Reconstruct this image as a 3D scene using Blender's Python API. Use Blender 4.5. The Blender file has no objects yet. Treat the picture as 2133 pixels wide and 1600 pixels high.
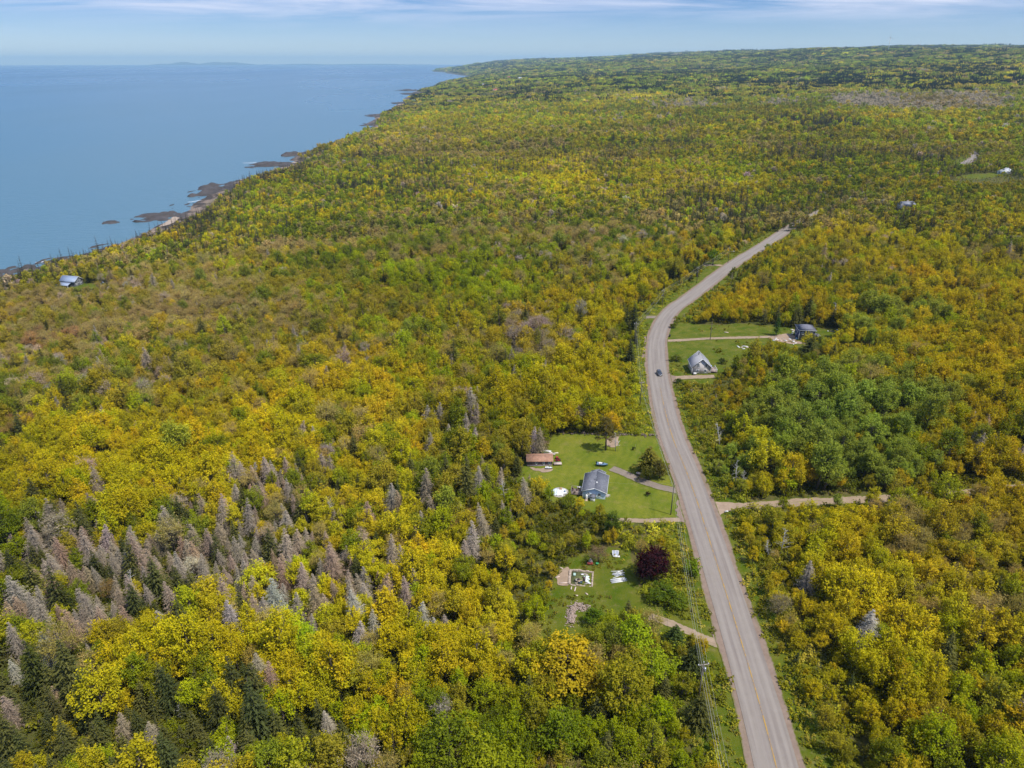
import bpy, math, random
import numpy as np
from mathutils import Vector, Matrix
sc = bpy.context.scene
R = math.radians
rng = np.random.default_rng(7)
random.seed(7)

# ------------------------------------------------------------------ camera, sky, sun, exposure
F, CX, CY, PITCH, ZC = 1481.0, 1066.5, 800.0, R(24.375), 150.0     # focal length and centre in photo pixels
cam = bpy.data.cameras.new('camera'); cam.sensor_width = 36; cam.lens = 36 * F / 2133
cam.clip_start = 1; cam.clip_end = 200000
co = bpy.data.objects.new('camera', cam); sc.collection.objects.link(co)
co.location = (0, 0, ZC); co.rotation_euler = (R(90) - PITCH, 0, 0); sc.camera = co

SUN_EL, SUN_AZ = R(60), R(124)          # azimuth clockwise from +Y
w = bpy.data.worlds.new('World'); sc.world = w; w.use_nodes = True
nt = w.node_tree; nt.nodes.clear()
def N(nt, t, **k):
    n = nt.nodes.new(t)
    for a, b in k.items():
        if a.startswith('i_'):
            key = a[2:]; key = int(key) if key.isdigit() else key
            n.inputs[key].default_value = b
        else: setattr(n, a, b)
    return n
def L(nt, a, ai, b, bi): nt.links.new(a.outputs[ai], b.inputs[bi])
def M2(nt, op, a, b=None, clamp=False):
    n = N(nt, 'ShaderNodeMath', operation=op, use_clamp=clamp)
    for i, v in enumerate((a, b)):
        if v is None: continue
        if isinstance(v, (int, float)): n.inputs[i].default_value = v
        else: nt.links.new(v, n.inputs[i])
    return n.outputs[0]
def mixc(nt, fac, a, b, bt='MIX'):
    n = N(nt, 'ShaderNodeMix', data_type='RGBA', blend_type=bt)
    for i, v in ((0, fac), (6, a), (7, b)):
        if isinstance(v, (int, float)): n.inputs[i].default_value = v
        elif isinstance(v, tuple): n.inputs[i].default_value = v if len(v) == 4 else (*v, 1)
        else: nt.links.new(v, n.inputs[i])
    return n.outputs[2]
def ramp(nt, src, pts):
    n = N(nt, 'ShaderNodeValToRGB'); r = n.color_ramp
    while len(r.elements) < len(pts): r.elements.new(0.5)
    for e, (p, c) in zip(r.elements, pts):
        e.position = p; e.color = (c, c, c, 1) if isinstance(c, (int, float)) else (*c, 1)
    nt.links.new(src, n.inputs[0]); return n.outputs[0]

sky = N(nt, 'ShaderNodeTexSky', sky_type='NISHITA', sun_disc=False, sun_elevation=SUN_EL, sun_rotation=SUN_AZ,
        altitude=100, air_density=1.0, dust_density=0.3, ozone_density=2.0)
tc = N(nt, 'ShaderNodeTexCoord'); sep = N(nt, 'ShaderNodeSeparateXYZ'); L(nt, tc, 'Generated', sep, 0)
el = M2(nt, 'MAXIMUM', sep.outputs[2], 0.0)
# clear maritime air: the low sky stays blue instead of milky
tint0 = ramp(nt, M2(nt, 'MULTIPLY', el, 2.0), [(0.0, (.84, .94, 1.0)), (0.02, (0.59, 0.71, 0.92)), (0.06, (0.45, 0.58, 0.82)), (0.10, (0.36, 0.49, 0.75)), (0.15, (0.26, 0.40, 0.68)), (0.35, (0.36, 0.50, 0.85)), (1.0, (1, 1, 1))])
tint = mixc(nt, 1.0, tint0, (1.21, 1.21, 1.29), 'MULTIPLY')
skyc = mixc(nt, 1.0, sky.outputs[0], tint, 'MULTIPLY')
# thin high cloud streaks
yy = M2(nt, 'MAXIMUM', sep.outputs[1], 0.05)
u = M2(nt, 'DIVIDE', sep.outputs[0], yy); v = M2(nt, 'DIVIDE', sep.outputs[2], yy)
cmb = N(nt, 'ShaderNodeCombineXYZ'); nt.links.new(M2(nt, 'MULTIPLY', u, 3.2), cmb.inputs[0]); nt.links.new(M2(nt, 'MULTIPLY', v, 42.0), cmb.inputs[1])
nz = N(nt, 'ShaderNodeTexNoise', i_Scale=1.0, i_Detail=7.0, i_Roughness=0.62, i_Distortion=0.5); L(nt, cmb, 0, nz, 'Vector')
lowc = N(nt, 'ShaderNodeTexNoise', i_Scale=0.55, i_Detail=1.0); L(nt, cmb, 0, lowc, 'Vector')
cl = ramp(nt, nz.outputs[0], [(0.40, 0.0), (0.66, 1.0)])
hi = ramp(nt, M2(nt, 'MULTIPLY', v, 10.0), [(0.20, 0.0), (0.45, 0.2), (0.64, 0.85), (1.0, 1.0)])
du = M2(nt, 'MULTIPLY', M2(nt, 'ADD', u, 0.20), 2.6)
bell = M2(nt, 'POWER', 2.718, M2(nt, 'MULTIPLY', M2(nt, 'MULTIPLY', du, du), -1.0))
du2 = M2(nt, 'MULTIPLY', M2(nt, 'ADD', u, -0.42), 6.0)
bell2 = M2(nt, 'POWER', 2.718, M2(nt, 'MULTIPLY', M2(nt, 'MULTIPLY', du2, du2), -1.0))
bb = M2(nt, 'ADD', M2(nt, 'ADD', bell, bell2), 0.3, True)
cf = M2(nt, 'MULTIPLY', M2(nt, 'MULTIPLY', cl, hi), bb)
skyc = mixc(nt, M2(nt, 'MULTIPLY', cf, 0.95), skyc, (6.9, 7.0, 8.2))
bg = N(nt, 'ShaderNodeBackground', i_Strength=0.105); nt.links.new(skyc, bg.inputs[0])
out = N(nt, 'ShaderNodeOutputWorld'); L(nt, bg, 0, out, 0)

sd = bpy.data.lights.new('sun', 'SUN'); sd.energy = 4.0; sd.angle = R(0.53); sd.color = (1.0, 0.955, 0.88)
so = bpy.data.objects.new('sun', sd); sc.collection.objects.link(so)
sv = Vector((math.cos(SUN_EL) * math.sin(SUN_AZ), math.cos(SUN_EL) * math.cos(SUN_AZ), math.sin(SUN_EL)))
so.rotation_euler = sv.to_track_quat('Z', 'Y').to_euler(); so.location = (0, 0, 400)
vs = sc.view_settings; vs.view_transform = 'Standard'; vs.look = 'None'; vs.exposure = 0.34; vs.gamma = 1
cy = sc.cycles
cy.max_bounces = 4; cy.diffuse_bounces = 3; cy.glossy_bounces = 2; cy.transmission_bounces = 3; cy.volume_bounces = 0
cy.transparent_max_bounces = 4; cy.caustics_reflective = False; cy.caustics_refractive = False
cy.use_adaptive_sampling = True; cy.adaptive_threshold = 0.02

# ------------------------------------------------------------------ noise and projection
def hsh(ix, iy, s):
    n = (ix.astype(np.int64) * 374761393 + iy.astype(np.int64) * 668265263 + s * 1442695041) & 0x7fffffff
    n = ((n ^ (n >> 13)) * 1274126177) & 0x7fffffff
    return ((n ^ (n >> 16)) & 0xffff) / 65535.0
def vn(x, y, scale, s=0):
    x = np.asarray(x, float) / scale + 5000; y = np.asarray(y, float) / scale + 5000
    ix = np.floor(x); iy = np.floor(y); fx = x - ix; fy = y - iy
    fx = fx * fx * (3 - 2 * fx); fy = fy * fy * (3 - 2 * fy)
    return ((hsh(ix, iy, s) * (1 - fx) + hsh(ix + 1, iy, s) * fx) * (1 - fy) + (hsh(ix, iy + 1, s) * (1 - fx) + hsh(ix + 1, iy + 1, s) * fx) * fy) * 2 - 1
def fbm(x, y, scale, s=0, o=3): return sum(vn(x, y, scale / 2 ** i, s + i * 17) / 2 ** i for i in range(o)) / 1.6
cp, sp = math.cos(PITCH), math.sin(PITCH)
def proj(x, y, z):
    z = z - ZC; d = y * cp - z * sp; d = np.where(d < 1, 1, d)
    return CX + F * x / d, CY - F * (y * sp + z * cp) / d, d
def ray(px, py):
    a = (px - CX) / F; b = (CY - py) / F
    return np.array([a, cp + b * sp, -sp + b * cp])
def onplane(px, py, z=0.0):
    r = ray(px, py); t = (z - ZC) / r[2]; return r[0] * t, r[1] * t

# ------------------------------------------------------------------ coast and relief
COAST_PX = [(0, 578), (60, 562), (110, 546), (165, 530), (225, 517), (300, 488), (335, 466), (352, 462), (378, 444), (400, 428), (428, 412), (470, 388),
            (500, 374), (520, 371), (560, 358), (600, 350), (612, 345), (602, 334), (626, 318), (690, 300), (752, 278), (770, 266), (762, 258), (778, 243), (800, 236),
            (822, 222), (826, 214), (850, 208), (862, 200), (884, 197), (868, 190), (905, 180), (945, 171), (975, 165), (986, 161), (960, 157), (925, 152), (900, 149)]
cpts = [onplane(*p) for p in COAST_PX]
pts = [(-760, -2500), (-640, -400), (-560, 150), (-500, 330)] + cpts
cc = []
for i in range(len(pts) - 1):
    a, b = np.array(pts[i]), np.array(pts[i + 1]); n = 3 if i > 3 else 6
    for k in range(n):
        q = a + (b - a) * k / n; dist = max(300, np.hypot(*q))
        if k: q = q + np.array([vn(q[0], q[1], 40 + dist * .01, 3), vn(q[0], q[1], 40 + dist * .01, 4)]) * dist * 0.012
        cc.append(q)
cc.append(np.array(pts[-1]))
e = cc[-1]
cc += [e + (300, 700), e + (900, 3000), e + (3500, 16000)]
COAST = np.array(cc)
LANDP = np.vstack([COAST, [[70000, 30000], [70000, -9000], [-700, -9000]]])
def inpoly(x, y, P):
    c = np.zeros(x.shape, bool); n = len(P)
    for i in range(n):
        x1, y1 = P[i]; x2, y2 = P[(i + 1) % n]
        if y1 == y2: continue
        m = (y1 > y) != (y2 > y)
        c ^= m & (x < (x2 - x1) * (y - y1) / (y2 - y1) + x1)
    return c
def segd(x, y, P, width=False):
    best = np.full(x.shape, 1e18)
    for i in range(len(P) - 1):
        ax, ay = P[i]; bx, by = P[i + 1]; dx, dy = bx - ax, by - ay; l2 = dx * dx + dy * dy + 1e-9
        t = np.clip(((x - ax) * dx + (y - ay) * dy) / l2, 0, 1)
        best = np.minimum(best, (x - ax - t * dx) ** 2 + (y - ay - t * dy) ** 2)
    return np.sqrt(best)
def coastd(x, y):
    x = np.asarray(x, float); y = np.asarray(y, float)
    return segd(x, y, COAST) * np.where(inpoly(x, y, LANDP), 1, -1)
def sstep(a, b, v):
    t = np.clip((v - a) / (b - a), 0, 1); return t * t * (3 - 2 * t)
def height(x, y, d=None):
    x = np.atleast_1d(np.asarray(x, float)); y = np.atleast_1d(np.asarray(y, float))
    if d is None: d = coastd(x, y)
    near = np.interp(d, [-60, 0, 14, 28, 45, 120, 300, 600, 1200, 2000, 3000, 4500, 9000], [-3, 0, .9, 2.4, 7, 12, 22, 36, 60, 105, 175, 225, 245])
    far = np.interp(d, [-60, 0, 60, 200, 500, 1000, 2000, 3000, 5000, 9000], [-6, 0, 22, 50, 86, 132, 196, 240, 285, 300])
    r = np.hypot(x, y)
    t = sstep(2600, 8500, y)
    h = near * (1 - t) + far * t
    a = sstep(30, 400, d)
    h = h + a * (2.2 * vn(x, y, 260, 11) + 1.0 * vn(x, y, 110, 12)) * sstep(60, 300, r)
    h = h + a * sstep(900, 3000, r) * (20 * vn(x, y, 1300, 13) + 8 * vn(x, y, 520, 14))
    return h
def h1(x, y): return float(height(x, y)[0])
TT = np.geomspace(50, 40000, 1600)
def gp(px, py):
    r = ray(px, py); X = r[0] * TT; Y = r[1] * TT; Z = ZC + r[2] * TT
    k = int(np.argmax(Z - height(X, Y) < 0)); k = max(k, 1)
    t = np.linspace(TT[k - 1], TT[k], 60); X = r[0] * t; Y = r[1] * t
    j = int(np.argmax(ZC + r[2] * t - height(X, Y) < 0))
    return float(X[j]), float(Y[j])
def gp3(px, py): x, y = gp(px, py); return Vector((x, y, h1(x, y)))
def gpoly(l): return np.array([gp(*p) for p in l])

# ------------------------------------------------------------------ object helpers
COL = sc.collection
def link(o, parent=None):
    COL.objects.link(o)
    if parent is not None: o.parent = parent
    return o
def tag(o, label=None, cat=None, group=None, kind=None):
    if label: o['label'] = label
    if cat: o['category'] = cat
    if group: o['group'] = group
    if kind: o['kind'] = kind
    return o
def empty(name, loc, rz=0, sc_=1.0):
    o = bpy.data.objects.new(name, None); COL.objects.link(o); o.location = loc; o.rotation_euler = (0, 0, rz); o.scale = (sc_,) * 3
    o.empty_display_size = 0.5
    return o
def npmesh(name, verts, loops, sizes, mats, midx=None, attrs=None, smooth=False, uv=None):
    me = bpy.data.meshes.new(name); verts = np.asarray(verts, np.float32); loops = np.asarray(loops, np.int32).ravel(); sizes = np.asarray(sizes, np.int32)
    me.vertices.add(len(verts)); me.vertices.foreach_set('co', verts.ravel())
    me.loops.add(len(loops)); me.loops.foreach_set('vertex_index', loops)
    me.polygons.add(len(sizes)); st = np.zeros(len(sizes), np.int32); st[1:] = np.cumsum(sizes)[:-1]
    me.polygons.foreach_set('loop_start', st); me.polygons.foreach_set('loop_total', sizes)
    for m in mats: me.materials.append(m)
    if midx is not None: me.polygons.foreach_set('material_index', np.asarray(midx, np.int32))
    if smooth: me.polygons.foreach_set('use_smooth', np.ones(len(sizes), bool))
    me.update(calc_edges=True)
    for k, (dom, a) in (attrs or {}).items():
        at = me.attributes.new(k, 'FLOAT', dom); at.data.foreach_set('value', np.asarray(a, np.float32))
    if uv is not None:
        l = me.uv_layers.new(name='UVMap'); l.data.foreach_set('uv', np.asarray(uv, np.float32)[loops].ravel())
    me.validate(); return me
class MB:
    def __init__(s): s.v = []; s.f = []; s.mi = []; s.m = 0; s.uv = False
    def add(s, vs, fs):
        b = len(s.v); s.v += [tuple(q) for q in vs]; s.f += [tuple(i + b for i in f) for f in fs]; s.mi += [s.m] * len(fs); return s
    def box(s, x0, x1, y0, y1, z0, z1, M=None):
        vs = [Vector((x, y, z)) for z in (z0, z1) for y in (y0, y1) for x in (x0, x1)]
        if M is not None: vs = [M @ q for q in vs]
        return s.add(vs, [(0, 2, 3, 1), (4, 5, 7, 6), (0, 1, 5, 4), (2, 6, 7, 3), (0, 4, 6, 2), (1, 3, 7, 5)])
    def bar(s, a, b, w, h=None, up=(0, 0, 1)):
        a = Vector(a); b = Vector(b); h = h or w; d = (b - a).normalized(); u = Vector(up)
        if abs(d.dot(u)) > .95: u = Vector((1, 0, 0))
        x = d.cross(u).normalized() * w / 2; y = x.cross(d).normalized() * h / 2
        vs = [p + i * x + j * y for p in (a, b) for i, j in ((-1, -1), (1, -1), (1, 1), (-1, 1))]
        return s.add(vs, [(0, 1, 2, 3), (7, 6, 5, 4), (0, 4, 5, 1), (1, 5, 6, 2), (2, 6, 7, 3), (3, 7, 4, 0)])
    def tube(s, P, rad, n=6, cap=True):
        P = [Vector(p) for p in P]; rs = rad if isinstance(rad, (list, tuple)) else [rad] * len(P); vs = []
        for i, p in enumerate(P):
            d = (P[min(i + 1, len(P) - 1)] - P[max(i - 1, 0)]).normalized(); u = Vector((0, 0, 1)) if abs(d.z) < .9 else Vector((1, 0, 0))
            x = d.cross(u).normalized(); y = x.cross(d)
            vs += [p + (x * math.cos(2 * math.pi * k / n) + y * math.sin(2 * math.pi * k / n)) * rs[i] for k in range(n)]
        fs = [(i * n + k, i * n + (k + 1) % n, (i + 1) * n + (k + 1) % n, (i + 1) * n + k) for i in range(len(P) - 1) for k in range(n)]
        if cap: fs += [tuple(range(n))[::-1], tuple(range((len(P) - 1) * n, len(P) * n))]
        return s.add(vs, fs)
    def lathe(s, prof, n=16, c=(0, 0, 0)):
        vs = [(c[0] + r * math.cos(2 * math.pi * k / n), c[1] + r * math.sin(2 * math.pi * k / n), c[2] + z) for r, z in prof for k in range(n)]
        fs = [(i * n + k, i * n + (k + 1) % n, (i + 1) * n + (k + 1) % n, (i + 1) * n + k) for i in range(len(prof) - 1) for k in range(n)]
        fs += [tuple(range(n))[::-1], tuple(range((len(prof) - 1) * n, len(prof) * n))]
        return s.add(vs, fs)
    def prism(s, poly, y0, y1):       # poly in x,z extruded along y
        n = len(poly); vs = [(x, y0, z) for x, z in poly] + [(x, y1, z) for x, z in poly]
        return s.add(vs, [tuple(range(n)), tuple(range(2 * n - 1, n - 1, -1))] + [(i, i + n, (i + 1) % n + n, (i + 1) % n) for i in range(n)])
    def build(s, name, mat, parent=None, smooth=False, bevel=0):
        mats = mat if isinstance(mat, list) else [mat]
        me = npmesh(name, np.array(s.v) if s.v else np.zeros((0, 3)), [i for f in s.f for i in f], [len(f) for f in s.f], mats, s.mi, smooth=smooth)
        o = link(bpy.data.objects.new(name, me), parent)
        if bevel: bm_ = o.modifiers.new('bevel', 'BEVEL'); bm_.width = bevel; bm_.segments = 2; bm_.limit_method = 'ANGLE'
        return o

# ------------------------------------------------------------------ materials
def mat(name, col=None, rough=0.8, var=0.0, vscale=3.0, metal=0, spec=0.3, bump=0.0, bscale=20):
    m = bpy.data.materials.new(name); m.use_nodes = True; t = m.node_tree; b = t.nodes['Principled BSDF']
    b.inputs['Roughness'].default_value = rough; b.inputs['Metallic'].default_value = metal; b.inputs['Specular IOR Level'].default_value = spec
    if col:
        b.inputs['Base Color'].default_value = (*col, 1)
        if var:
            c = N(t, 'ShaderNodeTexCoord'); n = N(t, 'ShaderNodeTexNoise', i_Scale=vscale, i_Detail=5.0, i_Roughness=0.65); L(t, c, 'Object', n, 'Vector')
            f = ramp(t, n.outputs[0], [(0.3, 1 - var), (0.7, 1 + var)])
            o = mixc(t, 1.0, col, f, 'MULTIPLY'); t.links.new(o, b.inputs['Base Color'])
        if bump:
            c = N(t, 'ShaderNodeTexCoord'); n = N(t, 'ShaderNodeTexNoise', i_Scale=bscale, i_Detail=4.0); L(t, c, 'Object', n, 'Vector')
            bp = N(t, 'ShaderNodeBump', i_Strength=bump, i_Distance=0.05); L(t, n, 0, bp, 'Height'); L(t, bp, 0, b, 'Normal')
    return m, t, b
def simple(*a, **k): return mat(*a, **k)[0]
def stripes(name, c1, c2, period, axis=2, rough=.7, duty=.12, var=.12):
    m, t, b = mat(name, rough=rough); c = N(t, 'ShaderNodeTexCoord'); s = N(t, 'ShaderNodeSeparateXYZ'); L(t, c, 'Object', s, 0)
    f = M2(t, 'FRACT', M2(t, 'DIVIDE', s.outputs[axis], period)); g = M2(t, 'LESS_THAN', f, duty)
    n = N(t, 'ShaderNodeTexNoise', i_Scale=1.6, i_Detail=6.0); L(t, c, 'Object', n, 'Vector')
    col = mixc(t, g, c1, c2); col = mixc(t, 1.0, col, ramp(t, n.outputs[0], [(.3, 1 - var), (.7, 1 + var)]), 'MULTIPLY')
    t.links.new(col, b.inputs['Base Color']); return m
def leafmat(name, trans=0.3, gloss=0.0):
    m = bpy.data.materials.new(name); m.use_nodes = True; t = m.node_tree; t.nodes.clear()
    a = N(t, 'ShaderNodeAttribute', attribute_type='INSTANCER', attribute_name='tint')
    lv = N(t, 'ShaderNodeAttribute', attribute_type='GEOMETRY', attribute_name='lv')
    c = mixc(t, 1.0, a.outputs['Color'], ramp(t, lv.outputs['Fac'], [(0.0, (0.44, 0.52, 0.42)), (0.5, (0.98, 0.99, 0.9)), (1.0, (1.35, 1.28, 0.95))]), 'MULTIPLY')  # the ramp's dark end paints shade into the crown gaps
    d = N(t, 'ShaderNodeBsdfDiffuse'); tr = N(t, 'ShaderNodeBsdfTranslucent'); mx = N(t, 'ShaderNodeMixShader', i_0=trans)
    t.links.new(c, d.inputs[0]); t.links.new(c, tr.inputs[0]); L(t, d, 0, mx, 1); L(t, tr, 0, mx, 2)
    o = N(t, 'ShaderNodeOutputMaterial'); L(t, mx, 0, o, 0); return m
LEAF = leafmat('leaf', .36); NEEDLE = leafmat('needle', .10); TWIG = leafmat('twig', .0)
BARK = simple('bark', (.10, .08, .065), .95, .35, 2.0)
BARKW = simple('pale_bark', (.42, .40, .36), .9, .3, 3.0)
MT = {}
MT['white'] = simple('white_paint', (.68, .68, .66), .5, .15, 4)
MT['trim'] = simple('trim', (.74, .75, .74), .5, .06)
MT['glass'] = simple('window_glass', (.03, .04, .05), .08, spec=.8)
MT['wood'] = simple('grey_wood', (.36, .31, .26), .85, .25, 4)
MT['darkwood'] = simple('dark_wood', (.12, .075, .06), .7, .3, 4)
MT['pole'] = simple('pole_wood', (.13, .11, .09), .9, .25, 3)
MT['metal'] = simple('metal', (.45, .46, .47), .35, .1, metal=.8)
MT['rubber'] = simple('rubber', (.02, .02, .02), .8)
MT['concrete'] = simple('concrete', (.38, .30, .235), .9, .4, 2.5, bump=.4)
MT['rubble'] = simple('rubble', (.46, .39, .34), .95, .4, 3, bump=.6)
MT['black'] = simple('black', (.02, .02, .022), .5)

# ------------------------------------------------------------------ road network and clearings (world coordinates)
def smooth(P, it=3):
    P = np.asarray(P, float)
    for _ in range(it):
        Q = np.empty((2 * (len(P) - 1) + 2, 2)); Q[0] = P[0]; Q[-1] = P[-1]
        Q[1:-1:2] = .75 * P[:-1] + .25 * P[1:]; Q[2:-1:2] = .25 * P[:-1] + .75 * P[1:]; P = Q
    return P
def resample(P, step):
    s = np.r_[0, np.cumsum(np.hypot(*np.diff(P, axis=0).T))]; n = max(2, int(s[-1] / step)); t = np.linspace(0, s[-1], n + 1)
    return np.c_[np.interp(t, s, P[:, 0]), np.interp(t, s, P[:, 1])], t
ROAD_PX = [(1650, 1760), (1619, 1600), (1556, 1375), (1497, 1187), (1438, 1000), (1394, 900), (1371, 790), (1366, 732), (1369, 699), (1383, 665), (1403, 642), (1438, 619), (1473, 592),
           (1503, 568), (1541, 541), (1593, 510), (1627, 487), (1652, 470), (1712, 440), (1800, 400), (1950, 362), (2018, 338), (2034, 324), (2020, 314), (2005, 306), (1985, 299), (1950, 293)]
ROAD = smooth(gpoly(ROAD_PX), 3)
ISORT = int(np.argmax(np.diff(ROAD[:, 1]) < 0)) or len(ROAD)
YHID = gp(1632, 484)[1]      # beyond this the woods close in on the road
SIDE = {}   # name: (points, width, material key, label)
SIDE['dirt_road'] = ([(1462, 1049), (1540, 1056), (1610, 1050), (1680, 1046), (1760, 1042), (1850, 1040), (2000, 1028), (2133, 1016), (2300, 1005)], 4.4, 'dirt', 'tan dirt road leading away from the paved road past the grey-green aspens')
SIDE['driveway'] = ([(1446, 1027), (1405, 1022), (1372, 1014), (1335, 1001), (1300, 986), (1273, 976)], 4.0, 'gravel', 'grey gravel driveway curving across the lawn to the light blue house')
SIDE['track'] = ([(1462, 1083), (1405, 1083), (1340, 1086), (1285, 1084)], 2.4, 'dirt', 'worn grassy track along the lower edge of the lawn')
SIDE['gravel_lane'] = ([(1368, 711), (1420, 709), (1480, 705), (1560, 703), (1610, 702), (1650, 699)], 3.6, 'dirt', 'pale gravel lane running to the dark two-storey house')
SIDE['house_driveway'] = ([(1373, 789), (1420, 787), (1460, 785), (1488, 784)], 4.2, 'dirt', 'short gravel driveway below the grey gabled house')
SIDE['stub_driveway'] = ([(1340, 661), (1360, 660), (1380, 662)], 5.0, 'gravel', 'short dark gravel stub on the outside of the road bend')
SIDE['far_driveway'] = ([(1466, 553), (1490, 552), (1515, 555)], 5.0, 'dirt', 'narrow driveway crossing the small lawn beyond the bend')
SIDE['footpath'] = ([(1352, 1284), (1395, 1298), (1430, 1313), (1462, 1330), (1536, 1356)], 3.0, 'dirt', 'tan bare-earth entrance joining the road below the purple tree')
SIDE['distant_driveway'] = ([(2008, 309), (2030, 308), (2045, 307)], 6.0, 'dirt', 'small pale driveway off the distant bend')
SIDEW = {k: smooth(gpoly(v[0]), 2) for k, v in SIDE.items()}
CLEAR_PX = {
 'A': [(1072, 1005), (1085, 975), (1100, 958), (1140, 935), (1150, 905), (1240, 902), (1372, 912), (1383, 960), (1405, 1022), (1425, 1085), (1290, 1092), (1250, 1075), (1150, 1045)],
 'B': [(1095, 1325), (1125, 1285), (1150, 1225), (1158, 1190), (1188, 1160), (1235, 1150), (1310, 1135), (1325, 1205), (1345, 1245), (1400, 1275), (1470, 1310), (1490, 1350), (1400, 1330), (1290, 1290), (1250, 1330), (1150, 1345)],
 'C': [(1388, 690), (1420, 674), (1560, 676), (1640, 682), (1740, 684), (1765, 700), (1725, 722), (1660, 735), (1600, 742), (1540, 765), (1500, 782), (1490, 802), (1405, 800), (1385, 760)],
 'E': [(1452, 596), (1468, 548), (1535, 541), (1508, 566)],
 'F': [(1985, 372), (2010, 364), (2100, 359), (2105, 364), (2040, 373)],
 'G': [(120, 596), (150, 588), (215, 592), (200, 602), (140, 606)]}
CLEAR = {k: gpoly(v) for k, v in CLEAR_PX.items()}
def treemask(x, y):     # 1 where trees may stand
    d = coastd(x, y); m = d > 22 + 10 * vn(x, y, 70, 6)
    rd = segd(x, y, ROAD)
    sidev = np.zeros(x.shape)   # left of the road is the side the power line runs on
    right = x > np.interp(y, ROAD[:, 1][:ISORT], ROAD[:, 0][:ISORT])
    m &= rd > np.where(y > YHID, 2.4, np.where(right, 7.8, 10.5) + 1.6 * vn(x, y, 14, 5))
    for k, P in SIDEW.items(): m &= segd(x, y, P) > 2.4 + SIDE[k][1] / 2 * .5
    for P in CLEAR.values(): m &= ~inpoly(x, y, P)
    return m, d, rd
print('road/clear done')

# ------------------------------------------------------------------ ground sheet
def build_ground():
    nr, na = 640, 760
    r = np.r_[0.5, np.geomspace(30, 42000, nr)]
    # finer angles inside the view, coarse behind
    az = np.unique(np.r_[np.linspace(-180, -50, 60), np.linspace(-50, 50, na), np.linspace(50, 180, 60)]); az[-1] = 180
    az = az[:-1]; A, Rr = np.meshgrid(np.radians(az), r); x = (Rr * np.sin(A)).ravel(); y = (Rr * np.cos(A)).ravel()
    d = coastd(x, y); z = height(x, y, d)
    n = len(az); i = np.arange(len(r) - 1)[:, None] * n; j = np.arange(n)[None, :]; j2 = (j + 1) % n
    q = np.stack([i + j, i + j2, i + n + j2, i + n + j], -1).reshape(-1, 4)
    keep = (d[q].max(1) > -80); q = q[keep]
    rd = segd(x, y, ROAD)
    g = np.zeros(len(x))
    for k, P in CLEAR.items(): g = np.maximum(g, inpoly(x, y, P) * 1.0)
    lawn = inpoly(x, y, CLEAR['A']) * 1.0
    g = np.maximum(g, 1 - sstep(11, 17, rd))
    shore = 1 - sstep(14, 34, d + 6 * vn(x, y, 60, 77))
    return npmesh('ground', np.c_[x, y, z], q, np.full(len(q), 4), [GROUND], smooth=True, attrs={'grass': ('POINT', g), 'shore': ('POINT', shore), 'lawn': ('POINT', lawn)})
def ground_mat():
    m, t, b = mat('ground', rough=.95, spec=.1)
    c = N(t, 'ShaderNodeTexCoord')
    def noise(s, det=5.0, ro=.6):
        n = N(t, 'ShaderNodeTexNoise', i_Scale=s, i_Detail=det, i_Roughness=ro); L(t, c, 'Object', n, 'Vector'); return n.outputs[0]
    at = lambda k: N(t, 'ShaderNodeAttribute', attribute_type='GEOMETRY', attribute_name=k).outputs['Fac']
    floor = mixc(t, ramp(t, noise(.12), [(.35, 0.), (.65, 1.)]), (.075, .085, .018), (.13, .105, .035))
    floor = mixc(t, ramp(t, noise(.9), [(.45, 0.), (.7, 1.)]), floor, (.055, .07, .012))
    rough_g = mixc(t, ramp(t, noise(.22, 6), [(.35, 0.), (.65, 1.)]), (.065, .10, .004), (.13, .135, .016))
    rough_g = mixc(t, M2(t, 'MULTIPLY', ramp(t, noise(.6, 6), [(.55, 0.), (.75, 1.)]), .6), rough_g, (.22, .17, .075))
    lawn = mixc(t, ramp(t, noise(.09, 5), [(.35, 0.), (.65, 1.)]), (.095, .135, .008), (.185, .19, .02))
    lawn = mixc(t, ramp(t, noise(.28, 6, .7), [(.54, 0.), (.74, .8)]), lawn, (.23, .19, .06))
    lawn = mixc(t, M2(t, 'MULTIPLY', ramp(t, noise(1.1, 6, .7), [(.4, 0.), (.65, 1.)]), .45), lawn, (.075, .115, .006))
    wv = N(t, 'ShaderNodeTexWave', i_Scale=.10, i_Distortion=9.0, i_Detail=3.0); mw = N(t, 'ShaderNodeMapping', i_Rotation=(0, 0, R(25))); L(t, c, 'Object', mw, 'Vector'); L(t, mw, 0, wv, 'Vector'); lawn = mixc(t, M2(t, 'MULTIPLY', wv.outputs['Fac'], .16), lawn, (.24, .24, .03))
    gr = mixc(t, at('lawn'), rough_g, lawn)
    edge = M2(t, 'ADD', at('grass'), M2(t, 'MULTIPLY', M2(t, 'ADD', noise(.35, 6, .7), -.5), 1.5))
    col = mixc(t, ramp(t, edge, [(.4, 0.), (.6, 1.)]), floor, gr)
    sand = mixc(t, ramp(t, noise(.05), [(.46, 0.), (.56, 1.)]), (.06, .05, .045), (.22, .17, .135))
    col = mixc(t, at('shore'), col, sand)
    t.links.new(col, b.inputs['Base Color'])
    bp = N(t, 'ShaderNodeBump', i_Strength=.5, i_Distance=.4); t.links.new(noise(2.5, 6, .7), bp.inputs['Height']); L(t, bp, 0, b, 'Normal')
    return m
GROUND = ground_mat()
go = link(bpy.data.objects.new('ground', build_ground())); tag(go, kind='structure')

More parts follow.
